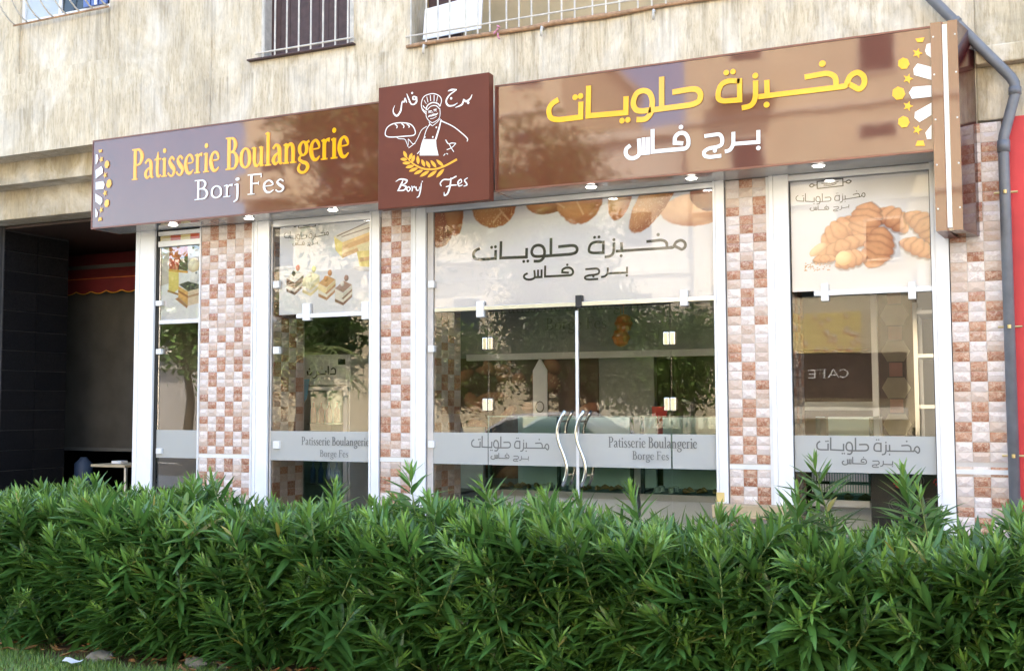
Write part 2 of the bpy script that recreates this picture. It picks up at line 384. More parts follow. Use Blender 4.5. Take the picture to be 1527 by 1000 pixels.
# serif letters: cap height 1
def sf(x, y=.022, w_=.26): return ('r', [(x, y), (x + w_, y)], .045)
GL = {
 'P': ([('r', [(.14, 0), (.14, 1)], .125), sf(.0), sf(.0, .975, .2), ('s', [(.15, .965, .06), (.34, .95, .08), (.46, .75, .14), (.37, .52, .09), (.17, .46, .04)], 0)], .55),
 'a': ([('s', [(.06, .49, .08), (.18, .6, .07), (.31, .5, .12), (.33, .2, .12), (.36, .05, .09), (.45, .04, .04)], 0), ('s', [(.33, .37, .04), (.16, .29, .08), (.08, .15, .12), (.16, .03, .08), (.32, .12, .04)], 0)], .47),
 't': ([('s', [(.17, .82, .03), (.15, .6, .11), (.14, .18, .115), (.19, .04, .09), (.31, .07, .04)], 0), ('r', [(.01, .58), (.31, .59)], .05)], .33),
 'i': ([('r', [(.13, 0), (.13, .6)], .115), sf(.0), ('r', [(.02, .555), (.14, .6)], .05), ('d', (.13, .83), .078)], .27),
 's': ([('s', [(.31, .5, .07), (.19, .6, .07), (.09, .48, .1), (.18, .33, .14), (.3, .19, .12), (.24, .03, .08), (.12, .02, .06), (.03, .12, .07)], 0)], .37),
 'e': ([('s', [(.1, .34, .04), (.37, .37, .05), (.345, .52, .09), (.23, .605, .07), (.1, .5, .1), (.07, .28, .135), (.15, .07, .11), (.28, .03, .08), (.41, .13, .04)], 0)], .45),
 'r': ([('r', [(.13, 0), (.13, .6)], .115), sf(.0), ('r', [(.02, .555), (.14, .6)], .05), ('s', [(.14, .42, .05), (.22, .57, .07), (.34, .57, .12)], 0)], .38),
 'B': ([('r', [(.14, 0), (.14, 1)], .125), sf(.0, .022, .2), sf(.0, .975, .2), ('s', [(.15, .965, .05), (.33, .94, .08), (.41, .76, .13), (.33, .57, .08), (.16, .54, .05)], 0), ('s', [(.16, .54, .05), (.38, .5, .08), (.48, .28, .14), (.38, .05, .08), (.14, .03, .05)], 0)], .58),
 'o': ([('c', [(.25, .6, .06), (.1, .47, .115), (.09, .16, .12), (.25, .02, .06), (.41, .15, .12), (.4, .46, .115)], 0)], .51),
 'u': ([('s', [(.12, .6, .115), (.115, .2, .115), (.18, .04, .09), (.28, .06, .05), (.38, .2, .05)], 0), ('r', [(.4, .6), (.4, 0)], .115), ('r', [(.0, .575), (.13, .6)], .045), ('r', [(.3, .575), (.41, .6)], .045), ('r', [(.4, .025), (.5, .04)], .04)], .54),
 'l': ([('r', [(.13, 0), (.13, 1)], .115), sf(.0), ('r', [(.02, .965), (.14, 1)], .05)], .27),
 'n': ([('r', [(.13, 0), (.13, .6)], .115), sf(.0, .022, .24), ('r', [(.02, .555), (.14, .6)], .05), ('s', [(.14, .42, .05), (.27, .58, .08), (.39, .46, .12), (.4, 0, .115)], 0), sf(.29, .022, .24)], .56),
 'g': ([('c', [(.23, .6, .06), (.1, .47, .11), (.12, .29, .1), (.23, .2, .06), (.36, .29, .1), (.36, .5, .11)], 0), ('r', [(.33, .55), (.48, .61)], .07), ('s', [(.16, .21, .05), (.08, .1, .08), (.2, .01, .09), (.36, -.05, .1), (.42, -.17, .11), (.3, -.3, .08), (.13, -.29, .08), (.05, -.18, .09), (.12, -.04, .05)], 0)], .48),
 'j': ([('s', [(.14, .6, .115), (.145, .1, .12), (.12, -.16, .1), (.0, -.27, .06)], 0), ('r', [(.03, .555), (.15, .6)], .05), ('d', (.14, .83), .078)], .27),
 'F': ([('r', [(.14, 0), (.14, 1)], .125), sf(.0), sf(.0, .975, .2), ('r', [(.12, .965), (.5, .965)], .07), ('r', [(.49, .99), (.49, .8)], .05), ('r', [(.12, .53), (.4, .53)], .065), ('r', [(.4, .62), (.4, .44)], .04)], .53),
 'C': ([('s', [(.5, .82, .09), (.3, .97, .1), (.08, .7, .14), (.08, .3, .14), (.3, .03, .1), (.5, .18, .09)], 0)], .58),
 'A': ([('r', [(.0, 0), (.27, 1)], .11), ('r', [(.27, 1), (.54, 0)], .13), ('r', [(.1, .33), (.44, .33)], .09)], .6),
 'E': ([('r', [(.1, 0), (.1, 1)], .14), ('r', [(.1, .05), (.48, .05)], .1), ('r', [(.1, .95), (.46, .95)], .1), ('r', [(.1, .5), (.4, .5)], .1)], .55),
}
def latin(ink, text, x0, x1, zb, cap, bold=1.0, slope=0.0, flip=1):
    ink.brk()
    tot = sum(.24 if c == ' ' else GL[c][1] for c in text); u = (x1 - x0) / tot; x = 0.0
    for c in text:
        if c == ' ': x += .24; ink.brk(); continue
        st, adv = GL[c]
        def xf(a, b, x=x): return (x0 + (x + a) * u, zb + b * cap + slope * (x + a))
        m = (abs(u) + cap) / 2
        for kind, P, wd in st:
            if kind == 'd': ink.disc(xf(*P), wd * abs(u), wd * cap); continue
            # widths follow the direction-averaged scale so stems stay condensed
            draw(ink, [(kind, P, wd)], xf, min(abs(u), cap) * .8 + m * .2, wmul=bold)
        x += adv
# ------------------------------------------------------------------ painted prints (flat print, colours per vertex)
_nz = rng.random((64, 64))
def vnoise(x, y):
    xi = np.floor(x).astype(int); yi = np.floor(y).astype(int); fx = x - xi; fy = y - yi
    fx = fx * fx * (3 - 2 * fx); fy = fy * fy * (3 - 2 * fy)
    g = lambda a, b: _nz[a % 64, b % 64]
    return (g(xi, yi) * (1 - fx) + g(xi + 1, yi) * fx) * (1 - fy) + (g(xi, yi + 1) * (1 - fx) + g(xi + 1, yi + 1) * fx) * fy
def fbm(x, y, o=4): return sum(vnoise(x * 2 ** i, y * 2 ** i) * .5 ** (i + 1) for i in range(o))
class Canvas:
    def __init__(s, W, H, nx, ny, bg=(.70, .70, .76)):
        s.W, s.H, s.nx, s.ny = W, H, nx, ny
        s.X, s.Y = np.meshgrid(np.linspace(0, W, nx), np.linspace(0, H, ny)); s.c = np.ones((ny, nx, 3)) * np.array(bg)
    def put(s, mask, col):
        mask = np.clip(mask, 0, 1)[..., None]; s.c = s.c * (1 - mask) + np.asarray(col) * mask
    def ell(s, cx, cy_, rx, ry, rot=0, dark=(.36, .12, .04), light=(.82, .40, .15), bands=0, soft=.05, sesame=0, hi=.5):
        c, n = math.cos(rot), math.sin(rot); dx, dy = s.X - cx, s.Y - cy_
        u = (dx * c + dy * n) / rx; v = (-dx * n + dy * c) / ry
        u = u + .10 * (fbm(s.X * 30 + cx * 9, s.Y * 30) - .5); v = v + .10 * (fbm(s.X * 30, s.Y * 30 + cy_ * 7) - .5)
        r2 = u * u + v * v; m = np.clip((1 - np.sqrt(r2)) / soft, 0, 1); nz = np.sqrt(np.clip(1 - r2, 0, 1))
        lx, ly = -.35, .55; nx_ = u * c - v * n; ny_ = u * n + v * c
        sh = np.clip(nz * .75 + nx_ * lx + ny_ * ly, 0, 1)
        if bands:
            w_ = np.abs(np.sin(u * bands + v * v * .8)); sh = sh * (.55 + .45 * w_ ** .6)
        sh = np.clip(sh * (.75 + .5 * fbm(s.X * 22, s.Y * 22)), 0, 1)[..., None]
        col = np.array(dark) * (1 - sh) + np.array(light) * sh
        if sesame:
            q = (vnoise(s.X * 150, s.Y * 150) > .78)[..., None]; col = np.where(q, col * .5 + np.array((.85, .62, .36)) * .5, col)
        s.put(m, col)
    def poly(s, P, col, soft=.004, tex=.12):
        P = [np.array(p, float) for p in P]; n = len(P); ar = sum(P[i][0] * P[(i + 1) % n][1] - P[(i + 1) % n][0] * P[i][1] for i in range(n))
        sg = 1 if ar > 0 else -1; d = np.full(s.X.shape, 1e9)
        for i in range(n):
            a, b = P[i], P[(i + 1) % n]; e = b - a; L = np.hypot(*e)
            d = np.minimum(d, sg * (e[0] * (s.Y - a[1]) - e[1] * (s.X - a[0])) / L)
        col = np.array(col) * (1 - tex + 2 * tex * fbm(s.X * 40, s.Y * 40))[..., None]
        s.put(d / soft + .5, col)
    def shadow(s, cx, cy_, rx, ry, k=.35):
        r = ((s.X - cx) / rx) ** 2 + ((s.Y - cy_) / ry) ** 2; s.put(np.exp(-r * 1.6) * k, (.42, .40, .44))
    def croissant(s, cx, cy_, L, R, rot, n=7, curl=.5, **kw):
        dark, light = kw.get('dark', (.36, .12, .04)), kw.get('light', (.8, .46, .2))
        c, q = math.cos(rot), math.sin(rot); dx, dy = s.X - cx, s.Y - cy_
        wob = .012 * (fbm(s.X * 26 + cx * 7, s.Y * 26) - .5); u = (dx * c + dy * q) / (L * .56); v = -dx * q + dy * c + curl * L * .25 * u * u + wob
        ph = u * n * .5 + np.abs(v) / R * .55 * np.sign(u) + 20; saw = ph - np.floor(ph); saw = np.where(u < 0, 1 - saw, saw)
        hw = R * np.clip(1 - np.abs(u) ** 2.2, 0, 1) ** .62 * (.90 + .13 * np.sin(saw * PI)); r = v / np.maximum(hw, 1e-4)
        hs = hw + .012; s.put(np.clip((1 - np.abs((v + .006) / hs)) * hs / .014, 0, 1) * (np.abs(u) < 1.04) * .62, (.17, .05, .02))
        m = np.clip((1 - np.abs(r)) * hw / .006, 0, 1) * (np.abs(u) < 1); nz = np.sqrt(np.clip(1 - r * r, 0, 1))
        sh = np.clip(nz * .62 + r * c * .42 + .10, 0, 1) * (.45 + .55 * np.sin(np.clip(saw * 1.15, 0, 1) * PI) ** .5)
        sh = np.clip(sh * (.70 + .6 * fbm(s.X * 45, s.Y * 45)), 0, 1); mid = np.array(dark) * .45 + np.array(light) * .55
        a = np.clip(sh * 2, 0, 1)[..., None]; b = np.clip(sh * 2 - 1, 0, 1)[..., None]
        s.put(m, np.array(dark) * (1 - a) + mid * a * (1 - b) + np.array(light) * b)
    def build(s, name, parent, x0, z0, Y, flip=1):
        ny, nx = s.ny, s.nx; vs = np.stack([x0 + s.X * flip, np.full_like(s.X, Y), z0 + s.Y], -1).reshape(-1, 3)
        i = np.arange(ny * nx).reshape(ny, nx); q = np.stack([i[:-1, :-1], i[:-1, 1:], i[1:, 1:], i[1:, :-1]], -1).reshape(-1, 4)
        lo, hi = vs.min(0), vs.max(0); c = (lo + hi) / 2
        me = D.meshes.new(name); me.vertices.add(len(vs)); me.vertices.foreach_set('co', (vs - c).astype(np.float32).ravel())
        me.loops.add(q.size); me.loops.foreach_set('vertex_index', q.ravel().astype(np.int32)); me.polygons.add(len(q))
        me.polygons.foreach_set('loop_start', np.arange(0, q.size, 4, dtype=np.int32)); me.polygons.foreach_set('loop_total', np.full(len(q), 4, np.int32))
        me.update(calc_edges=True)
        at_ = me.color_attributes.new('paint', 'FLOAT_COLOR', 'POINT')
        at_.data.foreach_set('color', np.concatenate([s.c.reshape(-1, 3), np.ones((ny * nx, 1))], 1).astype(np.float32).ravel())
        me.materials.append(MT['poster']); return place(name, me, c, parent)
MT['pale_yellow'] = simple('pale_yellow_vinyl', (.75, .55, .22), .5)
# ------------------------------------------------------------------ ground and setting
def struct(mb, name, mat, **kw):
    o = mb.build(name, mat, **kw); o['kind'] = 'structure'; return o
MT['concrete_paving'] = simple('concrete_paving', (.42, .40, .36), .85, var=.15, scale=3, bump=.3)
MT['asphalt'] = simple('asphalt', (.055, .055, .056), .9, var=.2, scale=20, bump=.4)
MT['soil'] = simple('dry_soil', (.14, .085, .05), .95, var=.4, scale=14, bump=.8)
MT['kerb'] = simple('kerb_stone', (.38, .37, .34), .85, var=.12, bump=.2)
MT['dirt'] = simple('distant_ground', (.20, .17, .12), .95, var=.2, scale=.3)
struct(B(-300, 300, -300, 300, -.40, -.20), 'ground', 'dirt')
struct(B(-60, 60, -2.3, -.0, -.1, .0), 'pavement', 'concrete_paving')
struct(B(-60, 60, -3.25, -2.42, -.1, -.004), 'soil_bed', 'soil')
struct(B(-60, 60, -6.9, -3.25, -.1, -.012), 'lawn_soil', 'soil')
struct(B(-60, 60, -2.42, -2.3, -.1, .05), 'bed_kerb', 'kerb')
struct(B(-60, 60, -9.2, -6.9, -.1, .0), 'verge_pavement', 'concrete_paving')
struct(B(-60, 60, -9.35, -9.2, -.15, .004), 'road_kerb', 'kerb')
struct(B(-60, 60, -21, -9.35, -.19, -.13), 'road', 'asphalt')
struct(B(-60, 60, -29.9, -21, -.19, .0), 'far_pavement', 'concrete_paving')
mk = MB()
for i in range(24): mk.box(-58 + i * 5, -55.5 + i * 5, -15.2, -15.08, -.13, -.126)
mkp = struct(mk, 'road_marking', 'white_print')
# ------------------------------------------------------------------ apartment building over the shop
Bd = thing('apartment_building', 'beige streaked plaster apartment building above the brown shop signs', 'building', (-5, 4, 0))
XL, XR, ZT = -16.0, 8.0, 14.0
WIN_A = (-9.47, -8.19, 5.53, 6.9); WIN_B = (-6.26, -5.24, 4.71, 6.2); BAL = (-4.65, -1.65, 4.60, 7.0)
wl = MB()
def wall_x(x0, x1, z0, z1, holes=(), y0=0, y1=.26):
    hs = sorted(holes); x = x0
    for (a, b, c, d) in hs:
        wl.box(x, a, y0, y1, z0, z1)
        if c > z0: wl.box(a, b, y0, y1, z0, c)
        if d < z1: wl.box(a, b, y0, y1, d, z1)
        x = b
    wl.box(x, x1, y0, y1, z0, z1)
wl.box(XL, -7.935, .028, .26, 4.765, 4.982); 
# band with the engraved window panel: wall left of x=-7.94 sits back above a weathered ledge
for (a, b) in ((XL, -9.47), (-8.19, -7.935)): wl.box(a, b, .028, .26, 4.982, ZT)
wl.box(-9.47, -8.19, .052, .26, 4.982, 5.53); wl.box(-9.47, -8.19, .028, .26, 6.9, ZT)
wl.box(XL, -7.935, 0, .26, 4.105, 4.765)
wl.box(-7.935, -6.86, .0, .26, 3.30, ZT)
wall_x(-6.86, -.09, 3.30, ZT, [WIN_B, BAL], .006)
wl.box(-7.97, -7.935, .0, .26, 3.30, 4.105)
wl.build('wall', 'plaster', Bd)
rw = MB(); rw.box(-.09, XR, .006, .26, 3.93, ZT); rw.box(-.09, XR, -.07, .26, 3.80, 3.93); rw.box(-.09, XR, .015, .26, 3.42, 3.80)
rw.build('wall', 'old_plaster', Bd, bevel=.012, label='darker weathered wall part beside the drain pipe')
bm_ = MB(); bm_.box(XL, -7.75, .25, .50, 3.86, 4.30); bm_.build('beam', 'beam', Bd, bevel=.01)
bm_ = MB(); bm_.box(XL, -7.75, .50, .80, 3.535, 4.30); bm_.build('beam', 'beam', Bd, bevel=.01)
sh = MB(); sh.box(XL, XR, 12, 12.3, 0, ZT); sh.box(XL, XL + .3, .8, 12, 0, ZT); sh.box(XR - .3, XR, .3, 12, 0, ZT); sh.box(XL, XR, .26, 12, ZT - .3, ZT); sh.box(XL, XR, .8, 12, 3.56, 3.8)
sh.build('shell', 'pvc_cream', Bd)
# loggia box behind the balcony
lg = MB(); lg.box(-4.9, -1.4, 1.25, 1.3, 3.85, 7.2); lg.box(-4.9, -4.66, .26, 1.25, 3.85, 7.2); lg.box(-1.64, -1.4, .26, 1.25, 3.85, 7.2); lg.box(-4.9, -1.4, .26, 1.25, 4.3, 4.55)
lg.build('loggia', 'pvc_cream', Bd)
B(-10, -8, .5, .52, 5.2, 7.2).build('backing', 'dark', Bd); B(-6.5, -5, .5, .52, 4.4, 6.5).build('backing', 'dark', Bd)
# window A with belly grille
wa = B(-9.47, -9.43, .06, .12, 5.53, 6.9).box(-8.23, -8.19, .06, .12, 5.53, 6.9).box(-9.43, -8.23, .06, .12, 5.53, 5.57).box(-9.43, -8.23, .06, .12, 6.86, 6.9).box(-8.94, -8.9, .06, .12, 5.57, 6.86).build('window', 'white_metal', Bd)
MT['pale_glass'] = simple('pale_curtained_glass', (.42, .46, .48), .12, var=.06)
B(-9.43, -8.94, .08, .1, 5.57, 6.86).build('pane', 'pale_glass', wa); B(-8.9, -8.57, .08, .1, 5.57, 6.86).build('pane', 'dark_glass', wa)
for i in range(3): B(-8.56 + i * .11, -8.47 + i * .11, .03, .06, 5.57, 6.86).build('blue_slat', 'blue_shutter', wa)
B(-8.40, -8.37, .02, .03, 5.57, 6.86).build('white_strip', 'white_print', wa)
gr = thing('belly_grille', 'curved white iron grille bulging over the upper left window', 'window grille', (-8.83, .0, 5.5))
MB().tube([(-9.5, -.02, 5.50), (-8.16, -.02, 5.50)], .011).build('rail', 'rust', gr)
for i in range(8):
    x = -9.48 + i * 1.3 / 7
    MB().tube([(x, -.01 - .30 * math.sin(min(1, t * 1.25) * PI / 2) , 5.50 + .62 * t ** 1.5) for t in np.linspace(0, 1, 9)] + [(x, -.31, 6.6)], .0085, 6).build('bar', 'iron', gr, smooth=True)
MB().tube([(-9.48, -.25, 5.71), (-8.18, -.25, 5.71)], .006, 6).build('rail', 'iron', gr)
# window B
wb = thing('barred_window', 'barred window with dark brown board shutter in the middle of the upper wall', 'window', (-5.75, 0, 4.68))
for i in range(9):
    x = -6.22 + i * .108; B(x, x + .1035, .10, .13, 4.73, 6.19).build('plank', 'shutter', wb)
B(-6.26, -6.22, -.004, .10, 4.71, 6.2).box(-5.28, -5.24, -.004, .10, 4.71, 6.2).build('frame', 'iron', wb)
B(-6.40, -5.22, -.045, .09, 4.688, 4.705).build('sill', 'shutter', wb, bevel=.004)
MB().tube([(-6.30, -.04, 4.745), (-5.21, -.04, 4.745)], .010).build('rail', 'iron', wb)
for i in range(8):
    x = -6.21 + i * .1335; MB().tube([(x, -.04, 4.70), (x, -.04, 6.2)], .0085, 6).build('bar', 'iron', wb)
# balcony rail
br = thing('balcony_railing', 'balcony railing of thin white iron bars over a rusty bottom edge', 'railing', (-3.4, 0, 4.6))
MB().tube([(-4.68 + i * .2 , -.012 + rng.uniform(-.004, .004), 4.593 + rng.uniform(-.006, .006)) for i in range(17)], [.02 + rng.uniform(-.005, .006) for i in range(17)], 8).build('bottom_edge', 'rust', br, smooth=True)
MB().tube([(-4.68, -.03, 4.675), (-1.6, -.03, 4.675)], .009).build('rail', 'iron', br)
x = -4.63; i = 0
while x < -1.6:
    MB().tube([(x, -.03, 4.60), (x + rng.uniform(-.006, .006), -.03, 5.6)], .008, 6).build('bar', 'iron', br); x += (.115 if i % 3 else .155); i += 1
tag(MB().add([(-4.56, .06, 4.66), (-3.99, .06, 4.68), (-3.99, .10, 5.0), (-4.56, .10, 4.95), (-4.56, .075, 4.66), (-3.99, .075, 4.68), (-3.99, .115, 5.0), (-4.56, .115, 4.95)], [(0, 1, 2, 3), (7, 6, 5, 4), (0, 4, 5, 1), (2, 6, 7, 3), (1, 5, 6, 2), (0, 3, 7, 4)]).build('white_board', 'white_board'), 'white board leaning behind the balcony bars at their left end', 'board')
tag(B(-4.63, -4.30, .3, .34, 4.56, 5.6).build('brown_board', 'shutter'), 'dark brown board standing behind the white board on the balcony', 'board')
rb = MB()
rp = at(741, 47, -.05)
for k in range(5): rb.tube([(rp.x + .012 * math.sin(k * 2.3), -.045, rp.z + .05 - k * .022), (rp.x + .03 * math.cos(k * 1.7), -.055, rp.z + .03 - k * .025)], .007, 6)
tag(rb.build('pink_ribbon', 'pink', smooth=True), 'pink ribbon knotted around the balcony bottom rail', 'ribbon')
for (px, py), lab in (((631, 72), 'short white drip pipe under the left end of the balcony'), ((807, 45), 'short white drip pipe under the middle of the balcony'), ((974, 20), 'short white drip pipe under the balcony toward the drain pipe')):
    p = at(px, py, -.06); tag(MB().tube([(p.x, .0, p.z + .03), (p.x, -.05, p.z + .03), (p.x, -.06, p.z - .05)], .011).build('drip_pipe', 'iron', smooth=True), lab, 'pipe', 'drip pipes under the balcony')
# red neighbour wall and drain pipe
rn = thing('neighbour_shopfront', 'bright red painted wall right of the grey drain pipe', 'wall', (1, .1, 0))
B(.105, XR, -.02, .3, 0, 3.42).build('wall', 'red_paint', rn)
dp = thing('drain_pipe', 'grey plastic drain pipe bending down beside the red wall', 'pipe', (.07, -.1, 0))
PP = [(-.42, -.1, 4.38), (-.36, -.1, 4.302), (.130, -.1, 3.675), (.152, -.1, 3.63), (.155, -.1, 3.56), (.075, -.1, 3.27), (.07, -.1, 3.2), (.07, -.1, .0)]
MB().tube(PP, .036, 14).build('pipe', 'pipe', dp, smooth=True)
for a, b in (((-.22, -.1, 4.125), (-.20, -.1, 4.10)), ((.154, -.1, 3.60), (.152, -.1, 3.55)), ((.072, -.1, 3.24), (.07, -.1, 3.16))): MB().tube([a, b], .042, 14).build('collar', 'pipe', dp, smooth=True)
for z in (2.88, 1.96, 1.09): MB().tube([(-.0, -.1, z), (.15, -.1, z)], .008, 8).tube([(.07, -.14, z - .012), (.07, -.14, z + .012)], .012).build('clip', 'brass', dp)
# ------------------------------------------------------------------ tiled pillars
def cell_mesh(kind, W, Hh):
    """split-face mosaic cell facing -y: raised facets round an off-centre ridge"""
    g = .0016; a, b = W / 2 - g, Hh / 2 - g; d = .008
    if kind == 0: r = [(-a * .35, b * .1), (a * .35, b * .1)]
    elif kind == 1: r = [(-a * .15, -b * .25), (a * .15, -b * .25)]
    else: r = [(-a * .8, b * .25), (a * .8, b * .15)]
    base = [(-a, 0, -b), (a, 0, -b), (a, 0, b), (-a, 0, b)]; rim = [(x, -.004, z) for x, _, z in base]; rd = [(x, -d - .002, z) for x, z in r]
    v = base + rim + rd
    f = [(0, 1, 5, 4), (1, 2, 6, 5), (2, 3, 7, 6), (3, 0, 4, 7), (4, 5, 9, 8), (5, 6, 9), (6, 7, 8, 9), (7, 4, 8)]
    me = D.meshes.new('tile'); me.from_pydata(v, [], f); return me
_cm = {}
def cell(kind, W, H, mat):
    k = (kind, round(W, 4), round(H, 4), mat)
    if k not in _cm: me = cell_mesh(kind, W, H); me.materials.append(MT[mat]); _cm[k] = me
    return _cm[k]
def tile_field(parent, a0, a1, z0, z1, n, plane, fixed, seed, gap=True):
    """n columns; plane 'f' faces -y at y=fixed spanning x a0..a1, 'r' faces +x at x=fixed spanning y a0..a1"""
    R_ = random.Random(seed); W = (a1 - a0) / n; H = .0695; z = z1 - H / 2; row = 0
    while z - H / 2 > z0:
        if gap and abs(z - .975) < .045: z -= .030; gap = False; row += 1; continue
        for c in range(n):
            chk = (c + row // 2) % 2; q = R_.random()
            if chk: mat = 'tile_brown' if (q < .62 if row % 2 else q < .85) else 'tile_mid'
            else: mat = 'tile_light' if q < .88 else 'tile_mid'
            me = cell(R_.choice((0, 0, 1, 2)), W, H, mat); p = a0 + (c + .5) * W
            if plane == 'f': o = place('tile', me, (p, fixed, z), parent)
            else: o = place('tile', me, (fixed, p, z), parent); o.rotation_euler = (0, 0, PI / 2)
        z -= H; row += 1
PIL = [(-6.937, -6.11, 6, -6.335, 'tiled pillar between the narrow cake window and the cake slice window'),
       (-4.941, -4.42, 3, -4.633, 'tiled pillar under the chef sign box'),
       (-1.879, -1.40, 3, -1.568, 'tiled pillar between the glass doors and the croissant window'),
       (-.298, .06, 3, .036, 'tiled pillar beside the grey drain pipe')]
pil = []
for i, (x0, x1, n, xt, lab) in enumerate(PIL):
    t = thing('tiled_pillar', lab, 'pillar', ((x0 + x1) / 2, .2, 0), 'tiled pillars of the shopfront')
    zt = 3.40 if i == 3 else 3.15
    bd_ = B(x0, x1, .0, .52 if i < 3 else .5, 0, zt)
    bd_.build('core', 'grout', t)
    tile_field(t, x0 + .004, xt, .35, zt, n, 'f', -.0, 10 + i)
    tb = B(x0 + .004, xt, -.012, 0, .955, .988); tb.build('white_strip', 'trim', t)
    if i < 3:
        mbt = B(xt, xt + .022, -.016, 0, 0, zt)
        if i == 0: mbt.box(x0 - .014, x0, -.016, .02, 0, zt)
        mbt.build('edge_trim', 'trim', t)
    pil.append(t)
rv = [(-6.11, .03, .50, 4, 20), (-4.42, .03, .51, 4, 21), (-1.40, .03, .50, 4, 22)]
for t, (xx, a, b, n, sd_) in zip(pil, rv): tile_field(t, a, b, .45, 3.10, n, 'r', xx, sd_, gap=False)
tag(B(-1.985, -1.39, -.15, -.022, .60, .70).build('stone_plinth', 'sandstone', bevel=.008), 'ochre stone ledge round the foot of the pillar right of the doors', 'ledge')
p = at(1074, 738, -.04); tag(B(p.x - .03, p.x + .03, -.034, -.031, .71, .78).build('yellow_sticker', 'pale_yellow'), 'yellow sticker low on the white post right of the doors', 'sticker')
# ------------------------------------------------------------------ white aluminium shopfront
sf_ = thing('shopfront_frame', 'white aluminium frame of posts and rails with clear glass panes under the signs', 'shopfront', (-4, 0, 0))
for x0, x1 in ((-7.73, -7.495), (-6.297, -6.13), (-5.043, -4.945), (-4.605, -4.482), (-1.971, -1.885), (-1.543, -1.40), (-.415, -.30)):
    g_ = x0 + (x1 - x0) * .22; pm_ = MB().box(x0, g_ - .002, -.03, .06, 0, 3.16).box(g_ - .002, g_ + .004, -.022, .06, 0, 3.16).box(g_ + .004, x1, -.03, .06, 0, 3.16)
    pm_.build('post', 'white_metal', sf_); MB().box(x1 + .0005, x1 + .006, -.004, .03, 0, 3.1).box(x0 - .006, x0 - .0005, -.004, .03, 0, 3.1).build('gasket', 'dark', sf_)
B(-7.495, -7.465, 0, .05, 0, 3.16).build('gap', 'dark', sf_)
for x0, x1, z0, z1 in ((-7.465, -6.955, 3.10, 3.14), (-7.465, -6.955, 2.99, 3.045), (-6.10, -5.043, 3.09, 3.15), (-4.482, -1.971, 3.105, 3.15), (-1.40, -.415, 3.105, 3.15)):
    B(x0, x1, -.012, .04, z0, z1).build('head_rail', 'trim', sf_, bevel=.003)
B(-7.465, -6.955, .02, .035, 3.045, 3.10).build('head_panel', 'tile_brown', sf_)
for x0, x1 in ((-7.44, -6.955), (-5.83, -5.043), (-1.23, -.415)):
    B(x0, x1, -.012, .035, 2.235, 2.272).build('transom', 'trim', sf_, bevel=.003)
B(-4.40, -1.971, -.012, .035, 2.235, 2.272).build('transom', 'steel_rail', sf_, bevel=.003)
for x0, x1 in ((-7.46, -6.955), (-6.128, -5.045), (-1.398, -.417)):
    B(x0, x1, .012, .020, 2.274, 3.10).build('glass_pane', 'glass', sf_); B(x0, x1, .012, .020, .06, 2.232).build('glass_pane', 'glass', sf_)
B(-4.48, -1.972, .012, .020, 2.274, 3.105).build('glass_pane', 'glass', sf_)
B(-4.48, -3.908, .012, .020, .06, 2.232).build('glass_pane', 'glass', sf_); B(-2.326, -1.972, .012, .020, .06, 2.232).build('glass_pane', 'glass', sf_)
def patch(px, py, wpx, hpx, Y=-.012):
    p = at(px, py, Y); q = at(px + wpx / 2, py - hpx / 2, Y); dx, dz = abs(q.x - p.x), abs(q.z - p.z)
    return B(p.x - dx, p.x + dx, Y - .008, .034, p.z - dz, p.z + dz)
for (px, py, a, b) in ((412, 424, 9, 11), (412, 522, 9, 11), (412, 663, 9, 11), (643, 424, 9, 11), (643, 520, 9, 10), (643, 662, 9, 10), (237, 452, 9, 8), (237, 524, 8, 8), (237, 672, 8, 8), (1201, 478, 1, 1)):
    if a > 2: patch(px, py, a, b).build('glass_clip', 'trim', sf_, bevel=.003)
for (px, py) in ((716, 461), (1020, 444)):
    patch(px, py, 11, 24).build('glass_clip', 'trim', sf_, bevel=.003)
for (px, py) in ((457, 465), (545, 463), (1230, 436), (1360, 433)): patch(px, py, 11, 26).build('glass_clip', 'trim', sf_, bevel=.003)
# glass doors
for k, (x0, x1, xh, lab) in enumerate(((-3.900, -3.112, -3.185, 'left glass door leaf with wavy steel handle'), (-3.100, -2.334, -3.025, 'right glass door leaf with wavy steel handle'))):
    dr = thing('glass_door', lab, 'glass door', ((x0 + x1) / 2, 0, 0), 'pair of glass entrance doors')
    B(x0, x1, .010, .020, .02, 2.22).build('glass', 'glass', dr)
    B(x0, x1, .0, .03, .0, .07).build('bottom_rail', 'chrome', dr)
    xe = x1 if k == 0 else x0
    B(xe - .006, xe + .006, .004, .026, .07, 2.2).build('edge_seal', 'trim', dr)
    hd = MB(); s = -1 if k == 0 else 1
    pts = []
    for t in np.linspace(0, 1, 15):
        z = .795 + t * .60; pts.append((xh - .035 + .045 * math.sin(t * 2 * PI * .98 + .3) * (1 if t < .5 else 1.1) + .03 * t, -.075, z))
    h = MB().tube(pts, .0145, 10).build('handle', 'chrome', dr, smooth=True)
    MB().tube([(a, .10, c) for a, b, c in pts], .0125, 10).build('handle', 'chrome', dr, smooth=True)
    MB().tube([(pts[2][0], -.075, pts[2][2]), (pts[2][0], .10, pts[2][2])], .008).tube([(pts[12][0], -.075, pts[12][2]), (pts[12][0], .10, pts[12][2])], .008).build('standoff', 'chrome', dr)
    for z in (1.955, 1.445):
        xq = x0 if k == 0 else x1
        for dx in (-.047, .003): B(xq + dx, xq + dx + .044, -.012, .034, z - .052, z + .052).build('hinge', 'chrome', dr, bevel=.006)
patch(863, 449, 9, 18).build('glass_clip', 'dark', sf_)
